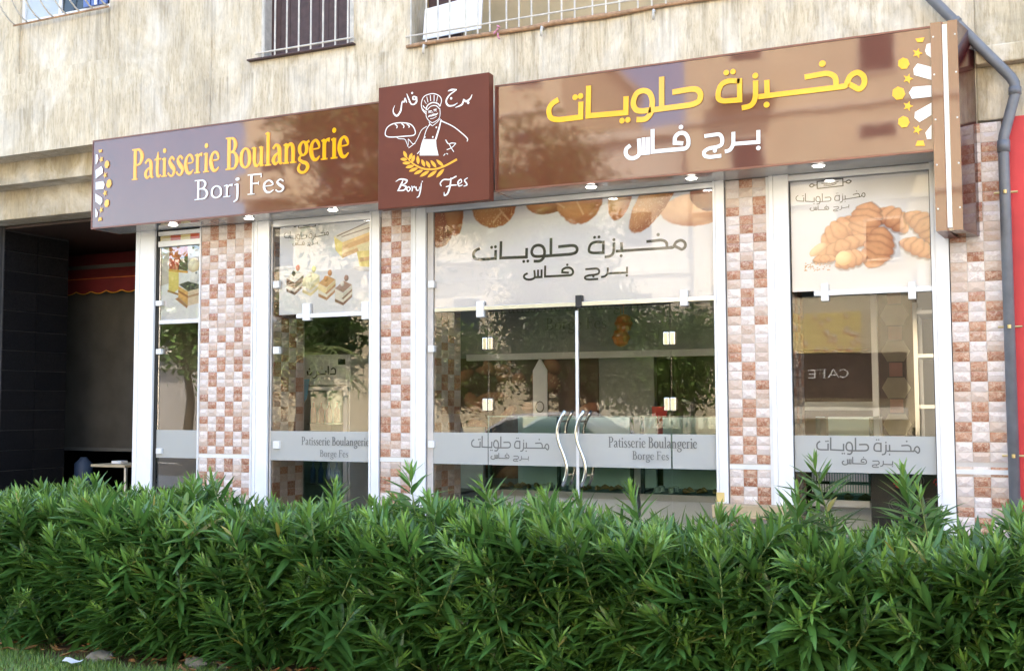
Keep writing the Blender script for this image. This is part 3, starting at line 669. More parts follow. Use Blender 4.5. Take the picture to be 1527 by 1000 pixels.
# frosted bands with lettering
def band(x0, x1, lab):
    t = thing('frosted_band', lab, 'window film', ((x0 + x1) / 2, 0, .945), 'frosted film bands with lettering')
    B(x0, x1, .0045, .0055, .946, 1.212).build('film', 'frost', t); return t
b2 = band(-6.125, -5.048, 'frosted band with grey French lettering in front of the white fridge')
ik = Ink(.004); a = at(449, 662, 0); b = at(551, 662, 0); latin(ik, 'Patisserie Boulangerie', a.x, b.x, at(450, 663, 0).z, .075, 1.0)
a = at(477, 680, 0); b = at(520, 680, 0); latin(ik, 'Borge Fes', a.x, b.x, at(477, 680.5, 0).z, .062, .8); ik.build('lettering', 'grey_print', b2)
b3 = band(-4.475, -3.905, 'frosted band on the fixed pane left of the doors'); 
b4 = band(-3.898, -3.112, 'frosted band with Arabic lettering on the left door')
ik = Ink(.004); fit(ik, AR1, at(703, 660, 0).x, at(818, 660, 0).x, at(760, 672, 0).z, at(760, 650, 0).z, .75)
fit(ik, AR2, at(732, 680, 0).x, at(788, 680, 0).x, at(760, 687, 0).z, at(760, 675, 0).z, .8); ik.build('lettering', 'grey_print', b4)
b5 = band(-3.10, -2.334, 'frosted band with French lettering on the right door')
ik = Ink(.004); latin(ik, 'Patisserie Boulangerie', at(907, 660, 0).x, at(1040, 660, 0).x, at(970, 667.5, 0).z, .085, 1.0)
latin(ik, 'Borge Fes', at(943, 680, 0).x, at(998, 680, 0).x, at(970, 685, 0).z, .066, .85); ik.build('lettering', 'grey_print', b5)
b6 = band(-2.322, -1.975, 'frosted band on the fixed pane right of the doors')
b7 = band(-1.395, -.419, 'frosted band with Arabic lettering under the croissant poster')
ik = Ink(.004); fit(ik, AR1, at(1218, 665, 0).x, at(1371, 665, 0).x, at(1290, 677, 0).z, at(1290, 652, 0).z, .75)
fit(ik, AR2, at(1256, 690, 0).x, at(1331, 690, 0).x, at(1290, 696, 0).z, at(1290, 681, 0).z, .8); ik.build('lettering', 'grey_print', b7)
b1 = band(-7.46, -6.958, 'narrow frosted band beside the tall white post at the dark passage')
# ------------------------------------------------------------------ window posters
PY = .030
def poster(name, lab, cv, x0, z0, extra=None):
    t = thing(name, lab, 'poster', (x0 + cv.W / 2, PY, z0), 'printed posters behind the upper panes')
    cv.build('print', t, x0, z0, PY); B(x0, x0 + cv.W, PY + .002, PY + .006, z0, z0 + cv.H).build('backing', 'white_board', t); return t
def bxy(cv, x0, z0, px, py): q = at(px, py, PY); return q.x - x0, q.z - z0
# centre: loaves along the top
x0, x1, z0, z1 = -4.465, -1.975, 2.276, 3.10
cv = Canvas(x1 - x0, z1 - z0, 420, 140, (.86, .88, .98)); g = lambda px, py: bxy(cv, x0, z0, px, py)
cv.c *= (1 - .30 * np.clip((cv.Y - .25) / .6, 0, 1) ** 1.3)[..., None]  # darkens towards the top: shade of the sign painted into the print
for px, py, rx, ry, rot, kw in ((650, 330, .15, .20, .3, dict(dark=(.20, .05, .03), light=(.5, .2, .12), sesame=1)), (676, 308, .085, .22, .1, dict(light=(.72, .42, .22))),
        (818, 296, .19, .11, .15, dict(dark=(.26, .08, .03))), (736, 305, .19, .17, -.1, dict(light=(.78, .42, .18), sesame=1)), (863, 292, .19, .20, .1, dict(light=(.8, .40, .18), sesame=0)),
        (925, 292, .09, .17, -.25, dict(light=(.78, .5, .25))), (1038, 312, .26, .11, .02, dict(dark=(.5, .22, .12), light=(.86, .56, .38))), (1062, 288, .16, .12, 0, dict(dark=(.14, .045, .03), light=(.36, .13, .07), bands=5)),
        (975, 296, .11, .27, -.62, dict(light=(.80, .43, .19), sesame=1))):
    u, v = g(px, py); cv.ell(u, v, rx * 1.12, ry * 1.2, rot, **kw)
for (a, b, c, d) in ((745, 312, 760, 330), (748, 316, 735, 332), (860, 300, 870, 320), (820, 296, 842, 310)):
    (u, v), (u2, v2) = g(a, b), g(c, d); dd = np.abs((u2 - u) * (cv.Y - v) - (v2 - v) * (cv.X - u)) / math.hypot(u2 - u, v2 - v); al = ((cv.X - u) * (u2 - u) + (cv.Y - v) * (v2 - v)) / ((u2 - u) ** 2 + (v2 - v) ** 2)
    cv.put(np.clip(1 - dd / .012, 0, 1) * ((al > 0) & (al < 1)) * .7, (.86, .62, .4))
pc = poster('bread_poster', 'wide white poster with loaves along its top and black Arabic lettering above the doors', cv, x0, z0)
ik = Ink(PY - .0015); L = at(706, 388, PY); Rr = at(1022, 352, PY)
zt = at(980, 343, PY).z; zb = at(801, 389.5, PY).z; fit(ik, AR1, L.x, Rr.x, zb, zt, .85)
zt = at(845.5, 394, PY).z; zb = at(800, 421, PY).z; fit(ik, AR2, at(781.7, 400, PY).x, at(935.3, 400, PY).x, zb, zt, .85); ik.build('lettering', 'black_print', pc)
def pin_logo(ik, f, wd):
    """rolling pin drawing: f maps unit (0..1, -.5...5)"""
    draw(ik, [('r', [(.2, -.28), (.2, .28), (.8, .34), (.8, -.22), (.2, -.28)], wd), ('c', [(.02, 0), (.07, .12), (.13, .02), (.07, -.12)], wd), ('c', [(.87, .06), (.93, .18), (.99, .08), (.93, -.06)], wd),
              ('r', [(.13, 0), (.2, 0)], wd), ('r', [(.8, .06), (.87, .06)], wd), ('s', [(.3, .1), (.5, .0), (.7, .14)], wd * .7), ('s', [(.35, -.05), (.5, -.12), (.65, -.02)], wd * .7),
              ('s', [(.3, .42), (.32, .6), (.5, .68), (.7, .64), (.72, .5)], wd * .7), ('r', [(.4, .5), (.43, .62)], wd * .6), ('r', [(.52, .52), (.55, .66)], wd * .6), ('r', [(.62, .52), (.65, .64)], wd * .6)], f, 1)
# right: croissants
x0, x1, z0, z1 = -1.392, -.42, 2.276, 3.10
cv = Canvas(x1 - x0, z1 - z0, 260, 220, (.86, .88, .98)); g = lambda px, py: bxy(cv, x0, z0, px, py)
cv.c *= (1 - .22 * np.clip((cv.Y - .55) / .3, 0, 1))[..., None]  # upper part dimmed in the colour, as shaded by the sign overhead
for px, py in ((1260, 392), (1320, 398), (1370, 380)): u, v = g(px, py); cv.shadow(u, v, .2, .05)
kw = dict(dark=(.40, .11, .04), light=(.98, .52, .27))
for px, py, L_, R_, rot, n, cu in ((1252, 345, .30, .085, .62, 6, .3), (1332, 325, .24, .075, -.6, 5, .5), (1378, 335, .26, .075, -.9, 6, .6), (1290, 330, .25, .105, 1.35, 6, .2), (1256, 368, .40, .055, .35, 7, .2),
                                   (1368, 368, .22, .06, -.5, 5, .3), (1310, 370, .27, .10, 1.2, 6, -.3), (1230, 386, .15, .03, 0, 4, .1), (1268, 386, .20, .065, .25, 5, .3)):
    u, v = g(px, py); cv.croissant(u, v, L_ * 1.04, R_ * 1.08, rot, n, cu, **kw)
u, v = g(1258, 385); cv.ell(u, v, .06, .055, .2, dark=(.75, .5, .22), light=(1, .85, .5))
u, v = g(1220, 372); cv.ell(u, v, .075, .035, .6, dark=(.7, .4, .2), light=(1, .82, .52))
for i in range(40): u, v = g(rng.uniform(1200, 1240), rng.uniform(392, 404)); cv.ell(u, v, .006, .004, 0, light=(.75, .5, .3))
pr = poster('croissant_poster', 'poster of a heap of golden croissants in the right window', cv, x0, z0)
ik = Ink(PY - .0015); A_ = at(1206, 277, PY); B_ = at(1270, 272, PY); pin_logo(ik, lambda u, v: (A_.x + (B_.x - A_.x) * u, (A_.z + B_.z) / 2 + v * .095), .008)
fit(ik, AR1, at(1187, 290, PY).x, at(1290, 290, PY).x, at(1240, 302, PY).z, at(1240, 286, PY).z, .6, .020); fit(ik, AR2, at(1208, 310, PY).x, at(1266, 308, PY).x, at(1240, 315, PY).z, at(1240, 305, PY).z, .6, .01); ik.build('lettering', 'black_print', pr)
# second window: cake slices
x0, x1, z0, z1 = -6.05, -5.05, 2.276, 3.09
cv = Canvas(x1 - x0, z1 - z0, 230, 190, (.85, .88, .98)); g = lambda px, py: bxy(cv, x0, z0, px, py)
cv.c *= (1 - .2 * np.clip((cv.Y - .5) / .3, 0, 1))[..., None]  # painted shade of the overhanging sign along the poster's top
def Z6(x, y): return g(400 + x / 5.88, 310 + y / 5.88)
def slab(P, c, t=.1): cv.poly([Z6(*q) for q in P], c, tex=t)
slab([(735, 530), (925, 520), (925, 560), (800, 550)], (.62, .60, .62)); slab([(735, 520), (925, 490), (925, 545), (800, 543)], (.78, .78, .80))
slab([(575, 250), (650, 300), (650, 440), (590, 370)], (.92, .78, .30)); slab([(650, 300), (915, 200), (915, 330), (650, 440)], (.78, .50, .26)); slab([(650, 300), (915, 200), (915, 225), (650, 335)], (.90, .66, .34)); slab([(650, 375), (915, 275), (915, 300), (650, 400)], (.9, .72, .42))
slab([(575, 250), (640, 215), (915, 130), (915, 200), (650, 300)], (.80, .76, .72)); slab([(600, 245), (880, 118), (884, 124), (606, 252)], (.2, .14, .12)); slab([(640, 250), (900, 165), (904, 172), (644, 257)], (.3, .22, .2))
slab([(775, 330), (915, 290), (915, 400), (800, 400)], (.88, .80, .50)); slab([(775, 380), (915, 370), (915, 520), (800, 510)], (.92, .78, .30)); slab([(800, 440), (915, 420), (915, 450), (800, 475)], (.80, .52, .25))
for ox, oy, top, mid, low, fruit in ((160, 500, (.82, .80, .78), (.16, .06, .05), (.13, .05, .04), ((.45, .03, .03), (.04, .03, .03))), (300, 510, (.90, .88, .62), (.86, .82, .58), (.78, .66, .36), ((.85, .80, .2), (.85, .82, .6))),
                         (440, 545, (.66, .38, .16), (.88, .72, .40), (.50, .26, .13), ((.5, .22, .08), (.55, .26, .1))), (585, 590, (.34, .20, .16), (.80, .76, .70), (.24, .12, .09), ((.3, .18, .16), (.8, .7, .66)))):
    sc = 1.0; w_, d_ = 82, 78
    q = lambda x, y: (ox + x * sc, oy + y * sc)
    slab([q(0, 115), q(72, 155), q(72, 262), q(0, 232)], mid); slab([q(72, 155), q(150, 85), q(150, 190), q(72, 262)], tuple(c * .8 for c in mid))
    slab([q(0, 150), q(72, 190), q(150, 118), q(150, 140), q(72, 212), q(0, 172)][:3] + [q(72, 212), q(0, 172)], low); slab([q(72, 190), q(150, 118), q(150, 140), q(72, 212)], low)
    slab([q(0, 205), q(72, 238), q(72, 264), q(0, 232)], low); slab([q(72, 238), q(150, 165), q(150, 190), q(72, 264)], low)
    slab([q(0, 172), q(72, 212), q(72, 238), q(0, 203)], (.85, .8, .74)); slab([q(72, 212), q(150, 140), q(150, 165), q(72, 238)], (.78, .72, .66))
    slab([q(0, 115), q(72, 152), q(150, 82), q(78, 48)], top)
    u, v = Z6(*q(100, 25)); cv.ell(u, v, .024, .030, 0, dark=tuple(c * .6 for c in fruit[0]), light=tuple(min(1, c * 1.6) for c in fruit[0])); u, v = Z6(*q(64, 75)); cv.ell(u, v, .022, .026, 0, dark=tuple(c * .6 for c in fruit[1]), light=tuple(min(1, c * 1.6) for c in fruit[1]))
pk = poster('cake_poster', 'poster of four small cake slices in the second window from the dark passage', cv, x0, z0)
ik = Ink(PY - .0015); A_ = at(437, 336, PY); B_ = at(479, 334, PY); pin_logo(ik, lambda u, v: (A_.x + (B_.x - A_.x) * u, (A_.z + B_.z) / 2 + v * .095), .008)
fit(ik, AR1, at(424, 350, PY).x, at(490, 350, PY).x, at(457, 357, PY).z, at(457, 344, PY).z, .65, .022); fit(ik, AR2, at(437, 364, PY).x, at(474, 362, PY).x, at(457, 367, PY).z, at(457, 359, PY).z, .65, .008); ik.build('lettering', 'black_print', pk)
# first window: jelly cake
x0, x1, z0, z1 = -7.455, -6.96, 2.276, 2.985
cv = Canvas(x1 - x0, z1 - z0, 130, 170, (.85, .88, .98)); g = lambda px, py: bxy(cv, x0, z0, px, py)
def Z6(x, y): return g(225 + x / 6.25, 320 + y / 6.25)
slab([(75, 300), (165, 290), (165, 640), (80, 670)], (.62, .56, .58)); slab([(170, 270), (345, 260), (345, 400), (260, 520), (170, 515)], (.50, .03, .02), .3)
slab([(165, 510), (345, 535), (345, 620), (260, 690), (260, 740), (165, 710)], (.80, .66, .20)); slab([(165, 505), (345, 525), (345, 545), (165, 530)], (.70, .35, .06)); slab([(155, 700), (260, 735), (260, 752), (155, 720)], (.35, .16, .05))
slab([(270, 400), (345, 385), (380, 420), (340, 525), (255, 510)], (.07, .03, .03), .3); slab([(345, 385), (455, 300), (455, 520), (345, 525)], (.55, .50, .58)); slab([(380, 280), (455, 270), (455, 320), (390, 320)], (.14, .11, .14))
u, v = Z6(400, 470); cv.ell(u, v, .07, .07, 0, dark=(.6, .45, .3), light=(.95, .9, .8)); u, v = Z6(410, 590); cv.ell(u, v, .06, .06, 0, dark=(.6, .6, .66), light=(.92, .92, .97)); u, v = Z6(422, 542); cv.ell(u, v, .013, .011, 0, dark=(.1, .1, .15), light=(.3, .3, .4))
slab([(260, 650), (345, 620), (455, 650), (455, 690), (345, 715)], (.06, .05, .06)); slab([(255, 665), (345, 715), (345, 850), (255, 770)], (.78, .45, .16), .3); slab([(345, 715), (455, 685), (455, 820), (345, 850)], (.80, .66, .52), .2)
slab([(255, 700), (345, 755), (345, 775), (255, 722)], (.4, .14, .05)); slab([(345, 755), (455, 725), (455, 745), (345, 775)], (.5, .3, .2)); slab([(225, 785), (255, 770), (345, 850), (335, 872)], (.45, .22, .12))
poster('jelly_cake_poster', 'narrow poster of layered cake and red jelly in the window beside the dark passage', cv, x0, z0)
cv = Canvas(.50, .055, 60, 8, (.72, .6, .3)); cv.put(((cv.X % .25) > .12) * 1.0, (.55, .10, .04)); o = cv.build('checker_strip', sf_, -7.46, 3.045, .016)
# ------------------------------------------------------------------ fascia signs
def fascia(name, lab, x0, x1):
    t = thing(name, lab, 'shop sign', ((x0 + x1) / 2, -.18, 3.16), None)
    B(x0, x1, -.365, -.352, 3.165, 4.005).build('face', 'sign_brown', t)
    e = MB(); e.box(x0, x1, -.370, -.02, 4.007, 4.02); e.box(x0, x1, -.370, -.350, 3.150, 3.163); e.box(x0 - .012, x0 - .001, -.370, -.02, 3.150, 4.02); e.build('edge', 'sign_edge', t)
    return t
fl = fascia('french_fascia_sign', 'long brown fascia with yellow French lettering left of the chef box', -7.97, -4.665)
fr_ = fascia('arabic_fascia_sign', 'long brown fascia with large yellow Arabic lettering right of the chef box', -3.645, -.365)
so = B(-7.97, -.365, -.349, -.013, 3.152, 3.162); tag(so.build('soffit_panel', 'soffit'), 'glossy grey panel closing the underside of the shop signs', 'soffit')
ik = Ink(YS); draw(ik, AR1, lambda u, v: (u, v), 1.0); ik.build('yellow_lettering', 'yellow', fr_)
ik = Ink(YS); draw(ik, AR2, lambda u, v: (u, v), 1.0); ik.build('white_lettering', 'white_print', fr_)
def f_at(px, py): q = at(px, py, YS); return q.x, q.z
LX0, LZ0 = f_at(196, 268.9); LX1, LZ1 = f_at(521, 234.2); CAPH = f_at(197.7, 222.5)[1] - LZ0
io = Ink(-.3658, .00003); latin(io, 'Patisserie Boulangerie', LX0, LX1, LZ0, CAPH, 1.35, (LZ1 - LZ0) / 9.5); io.build('orange_outline', 'orange_outline', fl)
ik = Ink(-.3685, .00003); latin(ik, 'Patisserie Boulangerie', LX0, LX1, LZ0, CAPH, 1.08, (LZ1 - LZ0) / 9.5); ik.build('yellow_lettering', 'yellow', fl)
X0, Z0 = f_at(290, 298.6); X1, Z1 = f_at(425.5, 285.4); ik = Ink(YS); latin(ik, 'Borj Fes', X0, X1, Z0, f_at(291.4, 268.9)[1] - Z0, .95, (Z1 - Z0) / 3.9); ik.build('white_lettering', 'white_print', fl)
def star(c, r, rot=.3): return ('p', [(c[0] + (r if i % 2 == 0 else r * .45) * math.sin(rot + i * PI / 5), c[1] - (r if i % 2 == 0 else r * .45) * math.cos(rot + i * PI / 5)) for i in range(10)], 0)
def hexa(c, r): return ('p', [(c[0] + r * math.cos(.1 + i * 2 * PI / 7), c[1] + r * math.sin(.1 + i * 2 * PI / 7)) for i in range(7)], 0)
DY = [hexa((138, 275), 45), hexa((100, 497), 51), hexa((138, 710), 45), star((240, 198), 40), star((170, 388), 40), star((170, 592), 40), star((240, 768), 38), ('p', [(225, 90), (295, 80), (280, 115), (240, 117)], 0), ('p', [(225, 888), (240, 850), (285, 848), (297, 888)], 0)]
DW = [('p', [(345, 120), (310, 130), (297, 180), (310, 210), (345, 235)], 0), ('p', [(345, 300), (240, 275), (210, 315), (215, 360), (345, 397)], 0), ('p', [(345, 437), (205, 450), (177, 492), (200, 537), (345, 522)], 0), ('p', [(345, 567), (222, 637), (218, 680), (255, 712), (345, 658)], 0), ('p', [(345, 730), (300, 790), (312, 838), (345, 838)], 0)]
dy = tr(DY, 1320, 40, 5, YS); dw = tr(DW, 1320, 40, 5, YS); xr = max(p[0] for p in dw[0][1]); zc = 3.585
for st, nm, mt in ((dy, 'yellow_ornament', 'yellow'), (dw, 'white_ornament', 'white_print')):
    for one in st:
        ik = Ink(YS); draw(ik, [one], lambda u, v: (u, v), 1); ik.build(nm, mt, fr_)
        ik = Ink(YS); draw(ik, [one], lambda u, v: (-7.935 + (xr - u) * .80, zc + (v - zc) * .93), 1); ik.build(nm, mt, fl)
# end box with the white strip
eb = thing('sign_end_box', 'tall brown end box with a white light strip at the right end of the signs', 'shop sign', (-.27, -.2, 2.6))
MB().prism([(-.362, -.385), (-.283, -.385), (-.21, .30), (-.29, .30)], 2.60, 4.03).build('side_box', 'sign_edge', eb)
MB().box(-.362, -.292, -.400, -.3855, 2.60, 4.03).build('face_strip', 'sign_brown', eb); MB().box(-.254, -.192, -.400, -.3855, 2.60, 4.03).build('face_strip', 'sign_brown', eb)
B(-.288, -.258, -.393, -.3852, 2.62, 4.01).build('white_light_strip', 'white_print', eb)
MT['maroon_mirror'] = sign_mat('maroon_gloss', (.06, .012, .012), .03, 2.0)
MB().prism([(-.2825, -.384), (-.194, -.384), (-.095, .0), (-.2, .0)], 2.60, 4.03).build('glossy_side', 'maroon_mirror', eb)
for z in (2.75, 3.05, 3.36, 3.67, 3.93):
    for x in (-.345, -.208): MB().disc((x, -.402, z), .006, 'y', 8).build('rivet', 'trim', eb)
# chef sign box
YC = -.462
cb = thing('chef_sign_box', 'square brown sign box with a line drawing of a chef holding a loaf', 'shop sign', (-4.16, -.3, 3.05), None)
_a = at(563.5, 312.5, YC); _b = at(729, 107.5, YC); B(_a.x, _b.x, YC + .0015, -.372, _a.z, _b.z).build('box', 'sign_box', cb, bevel=.005)
def ct(st): return tr(st, 560, 100, 4.545, YC)
chef = [('s', [(345, 322), (318, 290), (311, 245), (330, 200), (385, 181), (430, 195), (447, 225), (438, 265)], 6), ('s', [(343, 292), (352, 262), (385, 242), (420, 248), (438, 268)], 9), ('s', [(350, 292), (375, 267), (410, 263), (433, 284)], 6),
 ('r', [(347, 202), (356, 240)], 5), ('r', [(371, 192), (374, 232)], 6), ('r', [(397, 190), (397, 232)], 6), ('r', [(421, 196), (414, 236)], 5), ('s', [(322, 262), (332, 276), (347, 282)], 6), ('s', [(320, 285), (330, 298), (345, 302)], 6), ('s', [(330, 225), (338, 240), (345, 250)], 4),
 ('s', [(344, 300), (344, 335), (360, 362), (384, 379)], 5), ('s', [(436, 280), (438, 320), (430, 350), (405, 370), (384, 379)], 5), ('r', [(358, 302), (382, 298)], 8), ('r', [(394, 291), (414, 287)], 8), ('s', [(358, 312), (372, 308), (380, 314)], 4), ('s', [(396, 300), (408, 297), (414, 302)], 4),
 ('s', [(356, 342, 3), (366, 332, 12), (382, 330, 12), (396, 324, 14), (412, 322, 12), (424, 312, 3)], 0), ('s', [(370, 352), (392, 348), (414, 336)], 4), ('r', [(387, 302), (391, 318)], 3),
 ('s', [(362, 372), (372, 388), (386, 400)], 5), ('s', [(440, 350), (415, 378), (386, 400)], 5), ('r', [(370, 380), (368, 400)], 4),
 ('p', [(322, 490), (410, 490), (414, 540), (428, 600), (300, 600), (302, 560), (312, 520)], 0), ('s', [(368, 388), (344, 430), (326, 492)], 6), ('s', [(446, 356, 9), (430, 420, 13), (408, 492, 15)], 0), ('d', (413, 410), 7), ('d', (389, 475), 7), ('d', (335, 476), 6),
 ('s', [(348, 402), (312, 430), (288, 480), (265, 518), (225, 550)], 5), ('s', [(138, 472), (160, 486), (198, 490), (210, 510), (222, 542)], 5), ('s', [(222, 488), (236, 502), (252, 520), (270, 520)], 5), ('r', [(222, 488), (224, 530)], 4),
 ('s', [(446, 366, 9), (520, 400, 7), (575, 440, 7), (622, 484, 8), (622, 506, 6)], 0), ('s', [(476, 494, 8), (494, 520, 7), (520, 516, 7), (546, 518, 5)], 0), ('s', [(546, 518), (520, 545), (484, 562)], 6), ('s', [(500, 522), (515, 550), (532, 576)], 6), ('r', [(462, 602), (474, 588)], 6), ('r', [(482, 586), (492, 592)], 6), ('r', [(284, 590), (300, 570)], 6),
 ('c', [(67, 450), (80, 412), (120, 386), (180, 379), (240, 390), (269, 430), (262, 462), (200, 470), (110, 476), (76, 470)], 8), ('s', [(133, 388), (148, 402), (144, 416)], 8), ('s', [(178, 384), (194, 400), (190, 414)], 8), ('s', [(214, 388), (230, 402), (226, 412)], 8)]
def leafp(a, b, w_):
    a, b = np.array(a, float), np.array(b, float); d = b - a; L_ = np.linalg.norm(d); d /= L_; n = np.array([-d[1], d[0]]); o = []
    for t, k in ((0, 0), (.2, .35), (.45, .5), (.7, .45), (.9, .22), (1, .05)): o.append(a + d * L_ * t + n * w_ * k)
    for t, k in ((.9, .22), (.7, .45), (.45, .5), (.2, .35)): o.append(a + d * L_ * t - n * w_ * k)
    return ('p', [tuple(q) for q in o], 0)
wheat = [('s', [(205, 606, 4), (250, 652, 9), (320, 688, 11), (400, 692, 11), (470, 670, 12), (552, 626, 14)], 0)] + [leafp(a, b, 22) for a, b in (((190, 568), (212, 618)), ((248, 582), (228, 630)), ((264, 596), (246, 650)), ((286, 600), (290, 660)), ((313, 626), (334, 676)), ((343, 636), (370, 684)), ((374, 632), (412, 682)), ((412, 628), (462, 674)),
   ((168, 624), (216, 628)), ((182, 652), (238, 650)), ((203, 682), (262, 668)), ((226, 708), (288, 684)), ((260, 727), (322, 698)), ((300, 744), (365, 704)), ((352, 750), (416, 702)), ((412, 750), (466, 690)))]
script = [('s', [(186, 768, 5), (172, 800, 13), (152, 838, 7)], 0), ('s', [(138, 776, 4), (168, 760, 8), (212, 768, 11), (200, 790, 8), (178, 800, 5)], 0), ('s', [(178, 800, 5), (208, 812, 11), (192, 834, 9), (150, 838, 6)], 0), ('c', [(212, 826), (224, 812), (236, 826), (222, 842)], 7), ('s', [(246, 808, 6), (250, 822, 8), (248, 840, 7)], 0), ('s', [(250, 822, 5), (262, 810, 6), (270, 818, 8)], 0), ('s', [(276, 812, 5), (278, 832, 8), (292, 836, 5), (300, 814, 5)], 0), ('s', [(312, 786, 5), (306, 830, 9), (296, 872, 8), (282, 884, 5)], 0), ('d', (318, 776), 4),
 ('s', [(446, 806, 6), (440, 788, 8), (462, 764, 8), (505, 762, 8), (546, 742, 9)], 0), ('s', [(512, 754, 8), (506, 806, 11), (490, 856, 11), (468, 870, 8), (466, 850, 5)], 0), ('s', [(480, 812, 6), (515, 802, 8), (548, 800, 7)], 0), ('s', [(562, 794, 5), (584, 780, 6), (578, 762, 8), (560, 780, 9), (566, 806, 8), (590, 800, 5)], 0), ('s', [(624, 752, 5), (604, 768, 7), (616, 786, 9), (620, 800, 8), (600, 808, 5)], 0),
 ('s', [(494, 164, 5), (518, 156, 12), (550, 154, 5)], 0), ('s', [(548, 158, 6), (502, 192, 9), (480, 232, 11), (494, 262, 11), (528, 262, 8), (556, 246, 4)], 0), ('d', (514, 214), 8), ('s', [(655, 190, 4), (644, 214, 9), (618, 234, 13), (598, 222, 8)], 0), ('s', [(600, 222, 9), (586, 256, 11), (544, 276, 4)], 0), ('d', (630, 244), 8),
 ('d', (250, 178), 7), ('c', [(256, 204), (272, 204), (272, 220), (256, 220)], 8), ('s', [(280, 206, 8), (278, 240, 12), (254, 256, 8), (230, 236, 7)], 0), ('s', [(214, 184, 4), (228, 220, 9), (244, 256, 6)], 0), ('s', [(212, 240, 8), (202, 214, 7), (196, 238, 9), (184, 236, 7), (178, 262, 9), (172, 300, 12), (148, 332, 12), (126, 316, 9), (122, 290, 6), (132, 264, 3)], 0)]
ik = Ink(YC, .00008); draw(ik, ct(chef), lambda u, v: (u, v), .80, cap=False); ik.build('chef_drawing', 'white_print', cb)
ik = Ink(YC); draw(ik, ct(wheat), lambda u, v: (u, v), 1.0); ik.build('wheat_ear', 'wheat', cb)
ik = Ink(YC, .00008); draw(ik, ct(script), lambda u, v: (u, v), .98, cap=True); ik.build('lettering', 'white_print', cb)
# downlights
for i, (x, lab) in enumerate(((-7.07, 'lit downlight over the narrow jelly cake window'), (-6.2, 'lit downlight over the pillar nearest the dark passage'), (-5.27, 'lit downlight over the cake slice poster'), (-2.88, 'lit downlight over the middle of the bread poster'), (-2.08, 'lit downlight over the right end of the bread poster'), (-1.14, 'lit downlight over the croissant poster'))):
    y = -.25 + .02 * math.sin(i * 2.1); t = thing('downlight', lab, 'lamp', (x, y, 3.14), 'round downlights under the signs')
    MB().disc((x, y, 3.148), .05, 'z', 20, h=.006).build('ring', 'trim', t); MB().disc((x, y, 3.143), .038, 'z', 20, h=.004).build('lamp_disc', 'lamp', t)
# ------------------------------------------------------------------ shop interior
MT['int_floor'] = simple('shop_floor', (.45, .43, .40), .25, var=.08)
MT['int_wall'] = simple('shop_wall_beige', (.27, .225, .17), .7, var=.06, scale=1)
MT['int_grey'] = simple('pale_grey_panel', (.24, .25, .25), .45, var=.05)
MT['case_base'] = simple('grey_laminate', (.74, .78, .82), .4, var=.04)
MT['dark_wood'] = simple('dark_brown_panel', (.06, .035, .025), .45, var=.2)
MT['enamel'] = simple('white_enamel', (.72, .74, .76), .3, var=.03)
struct(B(-7.6, .0, .06, 6, -.08, .004), 'shop_floor', 'int_floor')
struct(B(-7.6, .0, .53, 6, 3.2, 3.3), 'shop_ceiling', 'int_wall')
struct(B(-7.6, .0, 5.9, 6, .004, 3.2), 'shop_back_wall', 'int_wall'); struct(B(-7.72, -7.6, .06, 6, 0, 3.3), 'shop_side_wall', 'int_wall'); struct(B(.06, .16, .5, 6, 0, 3.3), 'shop_side_wall', 'int_wall')
struct(B(-6.95, -4.9, 3.2, 3.3, .004, 3.2), 'shop_partition', 'int_wall')
tag(B(-7.50, -7.03, .70, .76, .004, 2.10).build('reflection_panel', 'int_grey', bevel=.01), 'added pale grey panel standing in for a reflection inside the narrow window by the dark passage', 'panel')  # added panel standing in for the pale wall reflected in this window
# fridge
fx0, fx1, fy, = -6.86, -6.22, 1.5
fg = thing('upright_fridge', 'white upright drinks fridge with glass door inside the cake window', 'fridge', ((fx0 + fx1) / 2, 1.8, .004))
c = MB(); c.box(fx0, fx0 + .05, fy, 2.1, .004, 1.98).box(fx1 - .05, fx1, fy, 2.1, .004, 1.98).box(fx0 + .05, fx1 - .05, 2.04, 2.1, .004, 1.98).box(fx0 + .05, fx1 - .05, fy, 2.04, 1.66, 1.98).box(fx0 + .05, fx1 - .05, fy, 2.04, .004, .25)
c.build('cabinet', 'enamel', fg, bevel=.004)
B(fx0 + .06, fx1 - .06, fy - .03, fy - .022, .30, 1.60).build('door_glass', 'case_glass', fg)
B(fx0 + .01, fx0 + .06, fy - .04, fy - .005, .25, 1.64).box(fx1 - .06, fx1 - .01, fy - .04, fy - .005, .25, 1.64).box(fx0 + .06, fx1 - .06, fy - .04, fy - .005, 1.60, 1.64).box(fx0 + .06, fx1 - .06, fy - .04, fy - .005, .25, .30).build('door_frame', 'enamel', fg, bevel=.003)
B(fx1 - .15, fx1 - .06, fy - .006, fy - .001, 1.87, 1.93).build('display', 'dark', fg)
for z in (.6, .92, 1.24): B(fx0 + .06, fx1 - .06, fy + .05, fy + .5, z, z + .012).build('shelf', 'chrome', fg)
ik = Ink(fy - .002)
draw(ik, [('s', [(.99, .1), (.99, .55), (.92, .75), (.84, .6)], .07), ('r', [(.99, .12), (.80, .12)], .07), ('r', [(.74, 1.0), (.74, .1)], .08), ('r', [(.66, .5), (.66, .12), (.40, .12), (.40, .45)], .08), ('d', (.52, .75), .05),
          ('s', [(.34, .5), (.34, 0), (.26, -.25), (.18, -.2)], .07), ('r', [(.16, .4), (.12, .12), (.02, .12), (.0, .5)], .08), ('d', (.08, .7), .05)], lambda u, v: (-6.76 + u * .36, 1.76 + v * .10), .22); ik.build('lettering', 'black_print', fg)
MT['sky_sticker'] = simple('sky_blue_sticker', (.10, .48, .78), .4)
